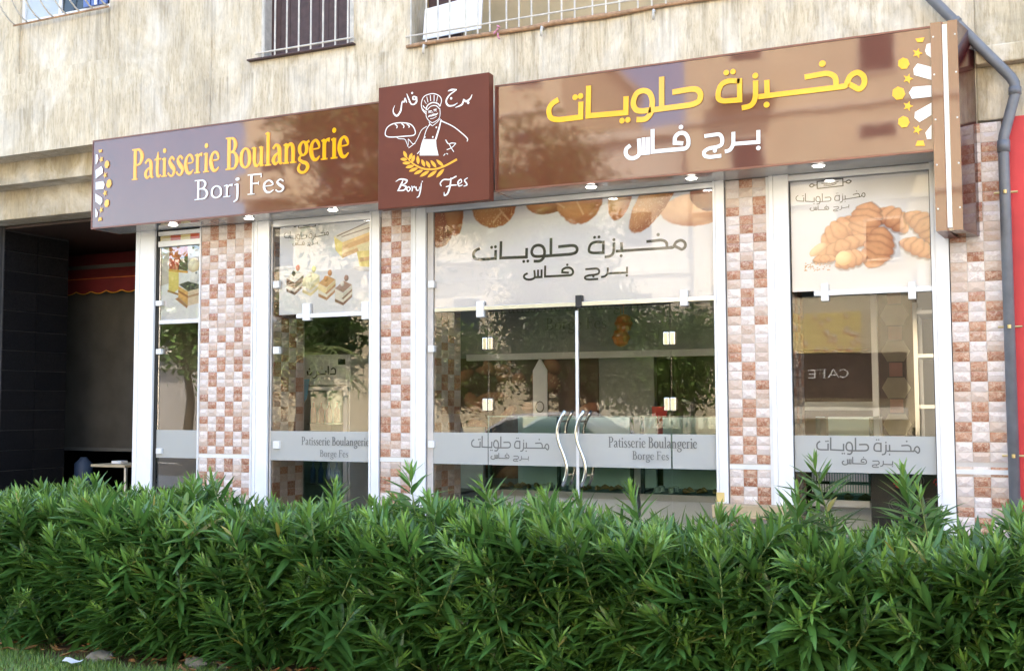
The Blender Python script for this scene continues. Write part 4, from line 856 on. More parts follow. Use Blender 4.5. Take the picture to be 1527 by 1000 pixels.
MB().add([(fx0 - .01, fy - .045, 1.72), (fx0 + .16, fy - .045, 1.72), (fx0 + .13, fy - .045, 1.52), (fx0 + .08, fy - .045, 1.46)], [(0, 1, 2, 3)]).build('sticker', 'sky_sticker', fg)
for i in range(18):
    z = (.25, .612, .932, 1.252)[i % 4]; x = fx0 + .10 + (i // 4) * .10
    cb_ = MB().tube([(x, fy + .12, z + .004), (x, fy + .12, z + .14), (x, fy + .12, z + .18), (x, fy + .12, z + .22)], [.03, .03, .012, .012], 8)
    tag(cb_.build('bottle', ('case_glass', 'red_paint', 'dark_wood', 'blue_shutter')[(i * 7) % 4], smooth=True), ('clear', 'red', 'dark brown', 'blue')[(i * 7) % 4] + ' small drink bottle on the ' + ('bottom', 'second lowest', 'second highest', 'top')[i % 4] + ' shelf of the white fridge', 'bottle', 'bottles in the fridge')
# display cases
def case(x0, x1, lab, y=.95, zb=.64, zt=1.33):
    t = thing('display_case', lab, 'display case', ((x0 + x1) / 2, y + .4, .004), 'refrigerated glass display cases')
    B(x0, x1, y, y + .75, .004, zb).build('base', 'case_base', t); B(x0 - .005, x1 + .005, y - .012, y - .001, zb - .028, zb + .025).build('rail', 'steel_rail', t)
    B(x0, x1, y, y + .008, zb + .025, zt).build('front_glass', 'case_glass', t); B(x0, x1, y, y + .5, zt, zt + .01).build('top_glass', 'case_glass', t)
    B(x0 + .01, x1 - .01, y + .10, y + .70, .97, .985).build('shelf', 'case_glass', t); B(x0, x1, y + .70, y + .75, zb, zt).build('back_panel', 'case_base', t)
    B(x0 + .02, x1 - .02, y + .05, y + .69, zb + .005, zb + .025).build('deck', 'int_grey', t)
    n = max(1, int((x1 - x0) / .62))
    for i in range(n + 1): xx = x0 + (x1 - x0 - .03) * i / n; B(xx, xx + .03, y + .009, y + .035, zb, zt).build('upright', 'dark', t)
    return t
case(-4.36, -2.95, 'glass display case seen through the left door and side pane'); case(-2.88, -1.66, 'glass display case seen through the right door'); case(-1.36, -.92, 'short glass display case in the croissant window', .8)
case(-6.1, -5.2, 'low glass display case to the right of the fridge', 1.9, .5, 1.2)
MT['pastry'] = per_object('baked_pastry', (.40, .19, .07), (.62, .36, .15), .5, .3)
MT['cream_cake'] = per_object('cream_cake', (.72, .66, .55), (.80, .75, .68), .5, .1)
pm = MB(); pm.tube([(-.045, 0, .012), (-.025, .012, .02), (0, .018, .026), (.025, .012, .02), (.045, 0, .012)], [.004, .016, .024, .016, .004], 8); pme = D.meshes.new('pastry'); pme.from_pydata(pm.v, [], pm.f); pme.materials.append(MT['pastry'])
pme.polygons.foreach_set('use_smooth', [True] * len(pm.f))
cm = MB(); cm.tube([(0, 0, 0), (0, 0, .045), (0, 0, .05)], [.03, .03, .024], 12); cme = D.meshes.new('cake'); cme.from_pydata(cm.v, [], cm.f); cme.materials.append(MT['cream_cake'])
k = 0
CN = {-4.3: ' behind the left door', -2.82: ' behind the right door', -1.32: ' in the croissant window'}
for X0, X1, y in ((-4.3, -3.0, .95), (-2.82, -1.72, .95), (-1.32, -.96, .8)):
    x = X0 + .04
    while x < X1 - .02:
        for zz, dy_ in ((.667, .15), (.667, .3), (.987, .2)):
            cake = (k // 9) % 2; o = place('small_cake' if cake else 'pastry', cme if cake else pme, (x + rng.uniform(-.01, .01), y + dy_, zz)); o.rotation_euler = (0, 0, rng.uniform(0, 3))
            tag(o, ('round cream cake' if cake else 'small baked pastry') + (' on the upper shelf' if zz > .8 else ' at the front of the deck' if dy_ < .2 else ' at the back of the deck') + CN[X0], 'cake' if cake else 'pastry', 'cakes in the display cases' if cake else 'pastries in the display cases'); k += 1
        x += .135
# back of the shop: header, food photo, doorway, strip sign
struct(B(-6.0, -3.35, 2.95, 3.05, .004, 3.2), 'shop_partition', 'int_grey'); struct(B(-1.9, -.95, 2.95, 3.05, .004, 3.2), 'shop_partition', 'int_grey')
hd = thing('header_board', 'grey header board with French lettering hanging inside the shop', 'header board', (-4, 2.6, 1.95))
B(-5.4, -2.2, 2.60, 2.66, 2.0, 2.62).build('board', 'int_grey', hd); B(-5.4, -2.2, 2.585, 2.66, 1.93, 1.998).build('rail', 'trim', hd)
ik = Ink(2.598); latin(ik, 'Patisserie Boulangerie', -5.0, -3.3, 2.44, .17, .9); latin(ik, 'Borge Fes', -4.45, -3.75, 2.24, .13, .9); ik.build('lettering', 'grey_print', hd)
cv = Canvas(1.75, 1.35, 120, 90, (.10, .055, .04))
for i in range(26): cv.ell(rng.uniform(0, 1.75), rng.uniform(0, 1.3), rng.uniform(.08, .22), rng.uniform(.06, .14), rng.uniform(-1, 1), dark=(.10, .03, .02), light=(.50, .22, .13), sesame=i % 2)
t = thing('food_photo_panel', 'dark brown photo panel of breads on the inner wall behind the left door', 'photo panel', (-5.2, 2.93, .6)); cv.build('print', t, -5.72, .62, 2.935); B(-5.72, -3.97, 2.937, 2.948, .62, 1.97).build('backing', 'dark_wood', t)
t = thing('strip_sign', 'narrow pointed white strip sign with round emblems seen through the left door', 'sign', (-4.5, 2.4, .9))
p0 = at(795, 640, 2.3); p1 = at(809, 590, 2.3); MB().add([(p0.x, 2.3, .9), (p1.x + .05, 2.3, .9), (p1.x + .05, 2.3, 1.80), ((p0.x + p1.x + .05) / 2, 2.3, 1.93), (p0.x, 2.3, 1.80), (p0.x, 2.32, .9), (p1.x + .05, 2.32, .9), (p1.x + .05, 2.32, 1.80), ((p0.x + p1.x + .05) / 2, 2.32, 1.93), (p0.x, 2.32, 1.80)], [(0, 1, 2, 3, 4), (9, 8, 7, 6, 5), (0, 5, 6, 1), (1, 6, 7, 2), (2, 7, 8, 3), (3, 8, 9, 4), (4, 9, 5, 0)]).build('board', 'white_board', t)
for i in range(3): MB().tube([((p0.x + p1.x + .05) / 2 + .045 * math.cos(a), 2.295, 1.12 + i * .15 + .055 * math.sin(a)) for a in np.linspace(0, 2 * PI, 13)], .006, 5).build('emblem', 'orange_outline' if i == 1 else 'grey_print', t)
for i, (px, py, nm) in enumerate(((930, 482, 'upper'), (926, 503, 'lower'))):
    p = at(px, py, 2.2); m = MB(); 
    m.tube([(p.x, 2.2, p.z + .095 * math.cos(a)) for a in np.linspace(0, PI, 9)], [.004 + .085 * math.sin(a) * (1 + .08 * math.sin(a * 9)) for a in np.linspace(0, PI, 9)], 14)
    m.tube([(p.x, 2.2, p.z + .09), (p.x, 2.2, p.z + .3)], .004, 5)
    tag(m.build('hanging_ornament', 'wheat' if 0 else 'orange_outline'), f'{nm} of two orange hanging ornaments seen through the right door', 'ornament')
tag(B(-4.0 + .85, -3.0, 2.2, 2.23, 1.0, 1.42).build('red_notice', 'red_paint'), 'small red notice standing behind the display case at the right door', 'notice')
# right window interior
hx = thing('patterned_column', 'dark column with a stack of pale hexagon and square tiles in the croissant window', 'column', (-.83, 2.0, .004))
B(-1.0, -.66, 1.9, 2.2, .004, 3.1).build('core', 'dark_wood', hx)
MT['hex_pale'] = simple('hexagon_tile', (.30, .27, .18), .4, var=.15); MT['hex_red'] = simple('red_square_tile', (.30, .10, .07), .4, var=.15)
for i in range(8):
    z = .3 + i * .32; m = MB(); m.add([(-.95, 1.893, z), (-.90, 1.893, z + .09), (-.76, 1.893, z + .09), (-.71, 1.893, z), (-.76, 1.893, z - .09), (-.90, 1.893, z - .09), (-.95, 1.899, z), (-.90, 1.899, z + .09), (-.76, 1.899, z + .09), (-.71, 1.899, z), (-.76, 1.899, z - .09), (-.90, 1.899, z - .09)], [(0, 1, 2, 3, 4, 5)] + [(j, (j + 1) % 6, (j + 1) % 6 + 6, j + 6) for j in range(6)])
    m.build('tile', 'hex_pale', hx); B(-.885, -.775, 1.893, 1.899, z + .10, z + .22).build('tile', 'hex_red', hx)
sh = thing('steel_shelf_unit', 'tall steel shelf unit at the right end inside the croissant window', 'shelf unit', (-.45, 2, .004))
for x in (-.66, -.30):
    for y in (1.6, 2.2): B(x, x + .035, y, y + .035, .004, 2.3).build('post', 'steel_rail', sh)
for z in (.4, .95, 1.4, 1.83, 2.2): B(-.625, -.30, 1.6, 2.23, z, z + .03).build('shelf', 'steel_rail', sh)
tag(B(-.97, -.92, 1.3, 1.36, .004, 2.55).build('white_upright', 'enamel'), 'white upright post behind the middle of the croissant window', 'post')
ab = thing('back_bar', 'dark brown bar unit with pale counter edge at the left of the croissant window', 'counter', (-1.5, 2.4, .004))
B(-2.0, -1.02, 2.3, 2.7, .004, 1.95).build('body', 'dark_wood', ab); B(-2.0, -1.0, 2.24, 2.299, 1.38, 1.46).build('counter_edge', 'enamel', ab)
cr = thing('slatted_tray', 'white slatted crate low in the croissant window', 'crate', (-1.15, .5, .6))
for r_ in range(2):
    for i in range(22): B(-1.36 + i * .0195, -1.348 + i * .0195, .55, .556, .76 + r_ * .085, .82 + r_ * .085).build('slat', 'enamel', cr)
B(-1.37, -.93, .557, .57, .70, .945).build('back', 'case_glass', cr); B(-1.37, -.93, .54, .58, .65, .70).build('rim', 'enamel', cr)
nb_ = thing('black_board', 'black board with red and grey painted loops low in the croissant window', 'sign board', (-.65, .35, .3))
B(-.90, -.42, .34, .36, .25, .93).build('board', 'dark', nb_)
ik = Ink(.338); 
for px, py, r in ((1333, 722, 5), (1350, 716, 5), (1392, 720, 5)): q = at(px, py, .338); draw(ik, [('s', [(0, 0), (.5, 1), (1, .2), (.5, -.3), (1.2, -.8)], .25)], lambda u, v: (q.x + u * .03, q.z + v * .03), .04)
ik.build('red_marks', 'red_paint', nb_)
ik = Ink(.338)
for px, py in ((1368, 716), (1335, 752), (1385, 752), (1355, 772)):
    q = at(px, py, .338); draw(ik, [('c', [(math.cos(a) * (1 - .1 * j), math.sin(a) * (1 - .1 * j)) for a in np.linspace(0, 5.6, 8)], .12) for j in (0, 4)] + [('r', [(-.4, .6), (.5, -.2)], .1)], lambda u, v: (q.x + u * .045, q.z + v * .045), .05)
ik.build('grey_marks', 'grey_print', nb_)
# ------------------------------------------------------------------ dark passage at the left
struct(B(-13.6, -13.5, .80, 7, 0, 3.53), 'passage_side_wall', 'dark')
MT['dark_grout'] = simple('dark_grout', (.055, .055, .058), .8)
sw = thing('black_tiled_wall', 'black stone tiled side wall of the dark passage', 'wall', (-10.5, 2, 0))
B(-10.6, -10.52, .80, 1.76, 0, 3.53).box(-16, -10.54, .76, .80, 0, 3.53).build('core', 'dark_grout', sw)
Wt = .475; Ht = .232
for r_ in range(15):
    for c_ in range(2): B(-10.519, -10.508, .805 + c_ * Wt, .797 + (c_ + 1) * Wt, 3.48 - (r_ + 1) * Ht + .008, 3.48 - r_ * Ht).build('tile', 'black_tile', sw)
    for c_ in range(4): B(-10.55 - (c_ + 1) * Wt + .003, -10.55 - c_ * Wt, .75, .759, 3.48 - (r_ + 1) * Ht + .008, 3.48 - r_ * Ht).build('tile', 'black_tile', sw)
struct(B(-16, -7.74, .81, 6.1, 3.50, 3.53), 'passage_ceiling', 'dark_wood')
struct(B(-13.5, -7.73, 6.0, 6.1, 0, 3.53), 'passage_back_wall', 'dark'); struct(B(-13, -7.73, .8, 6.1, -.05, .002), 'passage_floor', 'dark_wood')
MT['awning'] = simple('maroon_awning', (.16, .014, .016), .8, var=.15); MT['canvas'] = simple('grey_canvas_blind', (.085, .078, .068), .85, var=.25, scale=2)
aw = thing('maroon_awning', 'maroon awning with scalloped hem inside the dark passage', 'awning', (-10.5, 2.4, 2.9))
pts = [(-12.6 + i * .02, 2.40, 2.965 - .035 * abs(math.sin(i * .02 / .26 * PI)) - .03) for i in range(240)]
m = MB(); v = []; 
for p in pts: v += [(p[0], 2.40, p[2]), (p[0], 2.40, 3.12), (p[0], 2.75, 3.49)]
m.add(v, [(3 * i, 3 * i + 3, 3 * i + 4, 3 * i + 1) for i in range(239)] + [(3 * i + 1, 3 * i + 4, 3 * i + 5, 3 * i + 2) for i in range(239)]); m.build('canopy', 'awning', aw)
MB().tube([(p[0], 2.39, p[2]) for p in pts[::2]], .006, 5).build('piping', 'wheat', aw); MB().tube([(-12.6, 2.39, 3.10), (-7.8, 2.39, 3.10)], .005, 5).build('piping', 'orange_outline', aw)
rb_ = thing('roller_blind', 'large dark grey canvas blind lowered under the maroon awning', 'blind', (-10, 2.5, .85))
v = []; n = 60
for i in range(n): x = -12.4 + i * 4.6 / (n - 1); y = 2.52 + .018 * math.sin(i * .9) + .02 * math.sin(i * .37); v += [(x, y, .90), (x, y + .03, 2.1), (x, 2.52, 3.3)]
MB().add(v, [(3 * i, 3 * i + 3, 3 * i + 4, 3 * i + 1) for i in range(n - 1)] + [(3 * i + 1, 3 * i + 4, 3 * i + 5, 3 * i + 2) for i in range(n - 1)]).build('canvas', 'canvas', rb_, smooth=True)
B(-12.4, -7.8, 2.49, 2.55, .86, .90).build('hem_bar', 'grey_print', rb_)
tb_ = thing('cafe_table', 'small table with pale top in the dark passage', 'table', (-9.45, 1.6, .002))
B(-9.72, -9.2, 1.4, 1.9, .735, .765).build('table_top', 'pvc_cream', tb_, bevel=.006); MB().tube([(-9.42, 1.65, .03), (-9.42, 1.65, .735)], .025).build('leg', 'steel_rail', tb_); MB().disc((-9.42, 1.65, .015), .2, 'z', 20, h=.025).build('foot', 'dark', tb_)
tag(B(-9.55, -9.40, 1.55, 1.66, .766, .80).build('napkin_box', 'white_board', bevel=.006), 'small pale box on the passage table', 'box')
MT['blue_plastic'] = simple('blue_plastic', (.03, .055, .11), .6)
tag(MB().tube([(-10.55, 2.1, .004), (-10.55, 2.1, .5), (-10.55, 2.1, .72), (-10.55, 2.1, .78), (-10.55, 2.1, .80)], [.10, .11, .11, .05, .04], 18).build('blue_drum', 'blue_plastic', smooth=True), 'dull blue plastic drum beside the black tiled wall', 'drum')
# ------------------------------------------------------------------ hedge
def leaf_arrays(P, Dr, Up, L, Wd, tint, droop):
    """P,Dr,Up (n,3); lanceolate leaves folded on the midrib"""
    n = len(P); T = np.array([0, .18, .42, .70, 1.0]); prof = np.array([.12, .72, 1.0, .72, .02])
    S = np.cross(Dr, Up); S /= np.linalg.norm(S, axis=1)[:, None] + 1e-9; U2 = np.cross(S, Dr)
    V = np.zeros((n, 5, 3, 3))
    for i, t in enumerate(T):
        mid = P + Dr * (L * t)[:, None] - np.array([0, 0, 1.]) * (droop * L * t * t)[:, None]
        w_ = (Wd * prof[i] / 2)[:, None]
        V[:, i, 1] = mid; V[:, i, 0] = mid - S * w_ + U2 * w_ * .35; V[:, i, 2] = mid + S * w_ + U2 * w_ * .35
    base = np.array([[3 * i + a, 3 * i + a + 1, 3 * i + a + 4, 3 * i + a + 3] for i in range(4) for a in range(2)])
    F = (base[None] + (np.arange(n) * 15)[:, None, None]).reshape(-1, 4)
    C = np.repeat(tint[:, None, :], 15, 1).reshape(-1, 3)
    C = C * np.tile(np.array([.92, 1.25, .92] * 5), n)[:, None]
    return V.reshape(-1, 3), F, C
def np_mesh(name, V, F, C, mat, c=(0, 0, 0)):
    me = D.meshes.new(name); me.vertices.add(len(V)); me.vertices.foreach_set('co', (V - np.array(c)).astype(np.float32).ravel())
    k = F.shape[1]; me.loops.add(F.size); me.loops.foreach_set('vertex_index', F.ravel().astype(np.int32)); me.polygons.add(len(F))
    me.polygons.foreach_set('loop_start', np.arange(0, F.size, k, dtype=np.int32)); me.polygons.foreach_set('loop_total', np.full(len(F), k, np.int32)); me.update(calc_edges=True)
    if C is not None:
        a = me.color_attributes.new('tint', 'FLOAT_COLOR', 'POINT'); a.data.foreach_set('color', np.concatenate([C, np.ones((len(C), 1))], 1).astype(np.float32).ravel())
    me.materials.append(MT[mat]); return me
hg = thing('oleander_hedge', 'dense dark green oleander hedge with long narrow leaves in front of the bakery', 'hedge', (-3, -2.85, 0))
HX0, HX1 = -8.4, 2.2
def htop(x): return .815 + .035 * np.sin(x * 2.3 + 1) + .03 * np.sin(x * 5.1) + .02 * np.sin(x * 11.3)
N = 2050
sx = rng.uniform(HX0, HX1, N); kind = rng.random(N)
# tip positions spread over the front face and the top
front = kind < .60
ty = np.where(front, rng.uniform(-3.50, -3.22, N), rng.uniform(-3.45, -2.35, N)); tz = np.where(front, rng.uniform(.16, .86, N) ** .92 , htop(sx) + rng.normal(0, .045, N))
ty = np.where(front, ty + .16 * np.clip((.45 - tz) / .45, 0, 1) + .12 * np.clip((tz - .6) / .3, 0, 1), ty)
bul = .05 * np.sin(sx * 3.1) + .04 * np.sin(sx * 7.7 + tz * 6); ty = ty + np.where(front, bul, 0)
dirs = np.stack([rng.normal(0, .48, N) - .10, np.where(front, rng.normal(-.55, .22, N), rng.normal(-.08, .3, N)), np.where(front, rng.uniform(.45, 1.1, N), rng.uniform(.9, 1.4, N))], -1)
dirs /= np.linalg.norm(dirs, axis=1)[:, None]
# a few long shoots
for px, py, Y in ((612, 700, -3.0), (1213, 690, -3.1), (1370, 735, -3.0), (1345, 700, -2.9), (60, 722, -3.0), (285, 715, -3.1), (1190, 730, -3.2), (940, 728, -3.1), (500, 722, -3.1), (720, 722, -3.0)):
    q = at(px, py, Y); sx = np.append(sx, q.x); ty = np.append(ty, Y); tz = np.append(tz, q.z); front = np.append(front, False); dirs = np.concatenate([dirs, [[rng.normal(-.1, .12), -.1, 1.0]]])
N = len(sx); slen = rng.uniform(.28, .52, N)
Ps, Ds, Us, Ls, Ws, Ts, Dps = [], [], [], [], [], [], []
stemV, stemF = [], []
for i in range(N):
    tip = np.array([sx[i], ty[i], tz[i]]); d = dirs[i]; nn = int(slen[i] / .031); tw = rng.uniform(0, 6.28)
    a = np.cross(d, [0, 0, 1.]) if abs(d[2]) < .99 else np.array([1., 0, 0]); a /= np.linalg.norm(a); b = np.cross(d, a)
    shade = rng.uniform(.75, 1.15); bend = np.array([0, rng.uniform(-.02, .12), -.0])
    for j in range(nn):
        s = j / nn; p = tip - d * slen[i] * s + bend * s * s
        Lj = (.07 + .145 * min(1, s * 2.6)) * rng.uniform(.8, 1.12) * (1.05 - .25 * max(0, s - .6)); open_ = .40 + .78 * min(1, s * 1.8) + rng.normal(0, .13)
        for q in range(3):
            an = tw + j * 1.05 + q * 2.094 + rng.normal(0, .16); rad = a * math.cos(an) + b * math.sin(an)
            dd = d * math.cos(open_) + rad * math.sin(open_); dd[2] -= .05; dd /= np.linalg.norm(dd)
            Ps.append(p); Ds.append(dd); Us.append(d * .9 + np.array([0, 0, .5])); Ls.append(Lj); Ws.append(Lj * rng.uniform(.14, .185)); Dps.append(rng.uniform(.02, .16))
            young = max(0, 1 - s * 2.8); g = shade * rng.uniform(.8, 1.15)
            Ts.append(np.array([.056, .148, .032]) * g * (1 - young) + np.array([.17, .315, .06]) * young * g if rng.random() > .004 else np.array([.30, .26, .06]))
    if i % 1 == 0:
        r0 = .0032; t0 = tip; t1 = tip - d * slen[i] + bend; t2 = np.array([t1[0] * .9 + tip[0] * .1, t1[1] * .3 - 2.85 * .7, max(0, t1[2] - .35)])
        o = len(stemV) * 3
        for pt, r_ in ((t0, .0025), (t1, .005), (t2, .006)):
            stemV.append([pt + a * r_, pt - a * r_ * .5 + b * r_ * .86, pt - a * r_ * .5 - b * r_ * .86])
        k0 = (len(stemV) - 3) * 3
        for m_ in (0, 3):
            for q in range(3): stemF.append((k0 + m_ + q, k0 + m_ + (q + 1) % 3, k0 + m_ + 3 + (q + 1) % 3, k0 + m_ + 3 + q))
Ps, Ds, Us, Ls, Ws, Ts, Dps = map(np.array, (Ps, Ds, Us, Ls, Ws, Ts, Dps))
ok = (Ps[:, 2] > .03); Ps, Ds, Us, Ls, Ws, Ts, Dps = (q[ok] for q in (Ps, Ds, Us, Ls, Ws, Ts, Dps))
# the 300 leaves that show largest: frontmost over the width in view
view = (Ps[:, 0] > -6.3) & (Ps[:, 0] < .3) & (Ps[:, 2] > .12)
score = (-Ps[:, 1] - 3.0) * .6 + Ls * 3 + .25 * Ps[:, 2] + rng.uniform(0, .1, len(Ps)); score[~view] = -9
top = np.argsort(-score)[:300]; mask = np.zeros(len(Ps), bool); mask[top] = True
V, F, C = leaf_arrays(Ps[~mask], Ds[~mask], Us[~mask], Ls[~mask], Ws[~mask], Ts[~mask], Dps[~mask])
o = place('foliage', np_mesh('foliage', V, F, C, 'leaf', (-3, -2.85, .5)), (-3, -2.85, .5), hg); o['kind'] = 'stuff'
for i in top:
    s_ = slice(i, i + 1); V, F, C = leaf_arrays(Ps[s_], Ds[s_], Us[s_], Ls[s_], Ws[s_], Ts[s_], Dps[s_]); c_ = V.mean(0); place('leaf', np_mesh('leaf', V, F, C, 'leaf', c_), c_, hg)
sv = np.array(stemV).reshape(-1, 3); me = np_mesh('shoots', sv, np.array(stemF), None, 'stem', (-3, -2.85, .5)); o = place('shoots', me, (-3, -2.85, .5), hg); o['kind'] = 'stuff'
for i in range(26):
    x = HX0 + .2 + i * .41 + rng.uniform(-.12, .12); y = -2.9 + rng.uniform(-.15, .2)
    for k_ in range(3): MB().tube([(x, y, 0), (x + rng.uniform(-.06, .06), y + rng.uniform(-.1, .05), .22), (x + rng.uniform(-.22, .22), y + rng.uniform(-.3, .2), .5), (x + rng.uniform(-.3, .3), y + rng.uniform(-.35, .3), .72)], [.012, .010, .007, .004], 6).build('branch', 'bark', hg, smooth=True)
# ------------------------------------------------------------------ lawn, litter
def blades(n, x0, x1, y0, y1, hm):
    x = rng.uniform(x0, x1, n); y = rng.uniform(y0, y1, n); keep = y < -3.36 + .10 * np.sin(x * 3) + .05 * np.sin(x * 9) + rng.normal(0, .05, n); x, y = x[keep], y[keep]; n = len(x)
    h = rng.uniform(.5, 1.1, n) * hm; a = rng.uniform(0, 6.28, n); le = rng.uniform(.1, .8, n) * h; w_ = .0022
    P0 = np.stack([x, y, np.full(n, -.014)], -1); S = np.stack([np.cos(a), np.sin(a), 0 * a], -1) * w_; Ld = np.stack([-np.sin(a), np.cos(a), 0 * a], -1) * le[:, None]; Z = np.array([0, 0, 1.])
    M1 = P0 + Z * (h * .55)[:, None] + Ld * .3; Tp = P0 + Z * h[:, None] + Ld
    V = np.stack([P0 - S, P0 + S, M1 + S * .8, M1 - S * .8, Tp + S * .1, Tp - S * .1], 1).reshape(-1, 3); b = (np.arange(n) * 6)[:, None]
    F = np.concatenate([b + [0, 1, 2, 3], b + [3, 2, 4, 5]], 0); g = rng.uniform(.7, 1.3, n)[:, None]; C = np.repeat(np.array([[.13, .24, .045]]) * g + (rng.random(n) < .12)[:, None] * np.array([[.12, .07, .02]]), 6, 0)
    return np_mesh('grass', V, F, C, 'leaf')
MT['grass'] = MT['leaf']
o = place('lawn_grass', blades(60000, -7.2, -2.6, -4.6, -3.2, .045), (0, 0, 0)); tag(o, 'short green lawn grass at the foot of the hedge', 'grass'); o['kind'] = 'stuff'
o = place('lawn_grass', blades(26000, -12, 3, -6.8, -3.3, .05), (0, 0, 0)); tag(o, 'short green lawn grass at the foot of the hedge', 'grass'); o['kind'] = 'stuff'
MT['dry_leaf'] = per_object('dry_leaf', (.26, .12, .045), (.42, .24, .09), .7, .3); MT['paper'] = simple('crumpled_paper', (.62, .62, .62), .7, var=.08); MT['rubble'] = simple('grey_rubble', (.20, .185, .16), .9, var=.2, bump=.3)
for i in range(95):
    x = rng.uniform(-6.6, -3.0); y = -3.34 + rng.uniform(-.13, .22); L_ = rng.uniform(.05, .10); W_ = L_ * rng.uniform(.35, .6); cu = rng.uniform(.1, .5) * L_
    v = []; 
    for t in (0, .25, .5, .75, 1): ww = W_ * math.sin(PI * min(.97, t + .03)) / 2; zz = cu * (t - .5) ** 2 * 4 * .6; v += [((t - .5) * L_, -ww, zz + ww * .5), ((t - .5) * L_, 0, zz), ((t - .5) * L_, ww, zz + ww * .6)]
    m = MB().add(v, [(3 * j + k_, 3 * j + k_ + 1, 3 * j + k_ + 4, 3 * j + k_ + 3) for j in range(4) for k_ in range(2)])
    o = m.build('dry_leaf', 'dry_leaf'); o.location = (x, y, .006 + rng.uniform(0, .02)); o.rotation_euler = (rng.uniform(-.3, .3), rng.uniform(-.3, .3), rng.uniform(0, 6.28)); tag(o, 'curled brown fallen leaf on the soil at the foot of the hedge', 'fallen leaf', 'brown leaves on the soil')
for i, (px, py, r_, lab) in enumerate(((150, 981, .055, 'grey stone chunk in the grass, nearest the white paper scrap'), (5, 955, .05, 'pale stone chunk half under the left end of the hedge'), (292, 990, .05, 'grey stone chunk among brown leaves under the hedge'), (316, 987, .035, 'smaller pale stone chip among brown leaves under the hedge'), (335, 994, .03, 'smallest stone chip at the foot of the hedge'))):
    d = FW * FPX + RT * (px - CX) - UPV * (py - CY); q = CAM + d * ((.01 - CAM.z) / d.z); bmv = []
    m = MB(); n = 8; 
    for a in range(n):
        for b_ in range(5): rr = r_ * (1 + rng.uniform(-.25, .25)) * math.sin(PI * (b_ + .3) / 4.6); bmv.append((q.x + rr * 1.5 * math.cos(a * 2 * PI / n), q.y + rr * math.sin(a * 2 * PI / n), r_ * .7 * math.cos(PI * (b_ + .3) / 4.6) + r_ * .35))
    m.add(bmv, [(a * 5 + b_, ((a + 1) % n) * 5 + b_, ((a + 1) % n) * 5 + b_ + 1, a * 5 + b_ + 1) for a in range(n) for b_ in range(4)] + [tuple(a * 5 for a in range(n)), tuple(a * 5 + 4 for a in range(n))[::-1]])
    tag(m.build('stone_chunk', 'rubble'), lab, 'stone')
d = FW * FPX + RT * (92 - CX) - UPV * (990 - CY); q = CAM + d * ((.03 - CAM.z) / d.z)
v = [(q.x + a * .035 + rng.uniform(-.006, .006), q.y + b_ * .03, .035 + rng.uniform(-.008, .012) + .012 * abs(a - 1.5)) for a in range(4) for b_ in range(3)]
tag(MB().add(v, [(a * 3 + b_, a * 3 + b_ + 3, a * 3 + b_ + 4, a * 3 + b_ + 1) for a in range(3) for b_ in range(2)]).build('paper_scrap', 'paper', smooth=True), 'crumpled white paper scrap lying in the grass', 'paper')
# ------------------------------------------------------------------ across the street (seen mirrored in glass and signs)
MT['far_grey'] = simple('grey_render', (.30, .28, .26), .9, var=.08, scale=.8); MT['far_plaster'] = simple('cream_render', (.76, .66, .47), .9, var=.08, scale=.8); MT['far_white'] = simple('pale_render', (.74, .69, .58), .9, var=.06, scale=.8)
def window_block(name, lab, x0, x1, y, z1, mat, floors, cols, zb=4.2):
    t = thing(name, lab, 'building', ((x0 + x1) / 2, y - 5, 0), 'buildings across the street')
    B(x0, x1, y - 10, y, 0, z1).build('wall', mat, t); B(x0 - .1, x1 + .1, y - 10, y + .25, z1, z1 + .35).build('roof', 'far_white', t)
    for f in range(floors):
        zz = zb + f * 3.1; B(x0 - .02, x1 + .02, y + .001, y + .12, zz - 1.0, zz - .85).build('ledge', 'far_white', t)
        for c_ in range(cols):
            xx = x0 + (c_ + .5) * (x1 - x0) / cols; B(xx - .65, xx + .65, y + .003, y + .06, zz, zz + 1.5).build('window', 'far_white', t)
            B(xx - .55, xx + .55, y + .061, y + .075, zz + .1, zz + 1.4).build('pane', 'dark_glass', t)
            if (c_ + f) % 2 == 0:
                B(xx - 1.1, xx + 1.1, y + .08, y + 1.0, zz - .35, zz - .2).build('balcony_slab', 'far_white', t); B(xx - 1.1, xx + 1.1, y + .95, y + 1.0, zz - .2, zz + .75).build('balcony_front', mat, t)
    return t
bk = window_block('cafe_building', 'tall cream building with the cafe across the street', -10.0, 7.5, -30, 17.5, 'far_plaster', 4, 4, 6.2)
window_block('pale_building', 'pale building of middle height across the street', -14.6, -10.1, -31, 11.3, 'far_white', 2, 1)
window_block('cream_block', 'long cream block across the street beyond the trees', -29.5, -14.7, -30, 15.5, 'far_plaster', 4, 5)
window_block('far_right_block', 'pale block across the street at its right end', 8.5, 24, -31, 13, 'far_white', 3, 5)
B(-7.5, -2.8, -29.9, -29.6, 1.6, 3.1).build('cafe_fascia', 'dark_wood', bk); B(-7.2, -4.2, -29.9, -29.7, 3.15, 4.5).build('poster_board', 'far_white', bk); cvy = Canvas(3.0, 1.35, 90, 45, (.92, .72, .28)); [cvy.ell(rng.uniform(0, 3), rng.uniform(0, 1.35), .12, .09, rng.uniform(0, 3), dark=(.6, .2, .08), light=(.95, .85, .6)) for _ in range(30)]; cvy.build('yellow_poster', bk, -4.2, 3.15, -29.69, -1); B(-7.3, -2.8, -29.95, -29.6, .9, 1.3).build('counter', 'far_white', bk); B(-2.4, -1.7, -29.9, -29.6, 0, 6).build('drain_strip', 'far_white', bk); B(-1.6, 4, -29.95, -29.8, 0, 3.1).build('shop_window', 'dark_glass', bk)
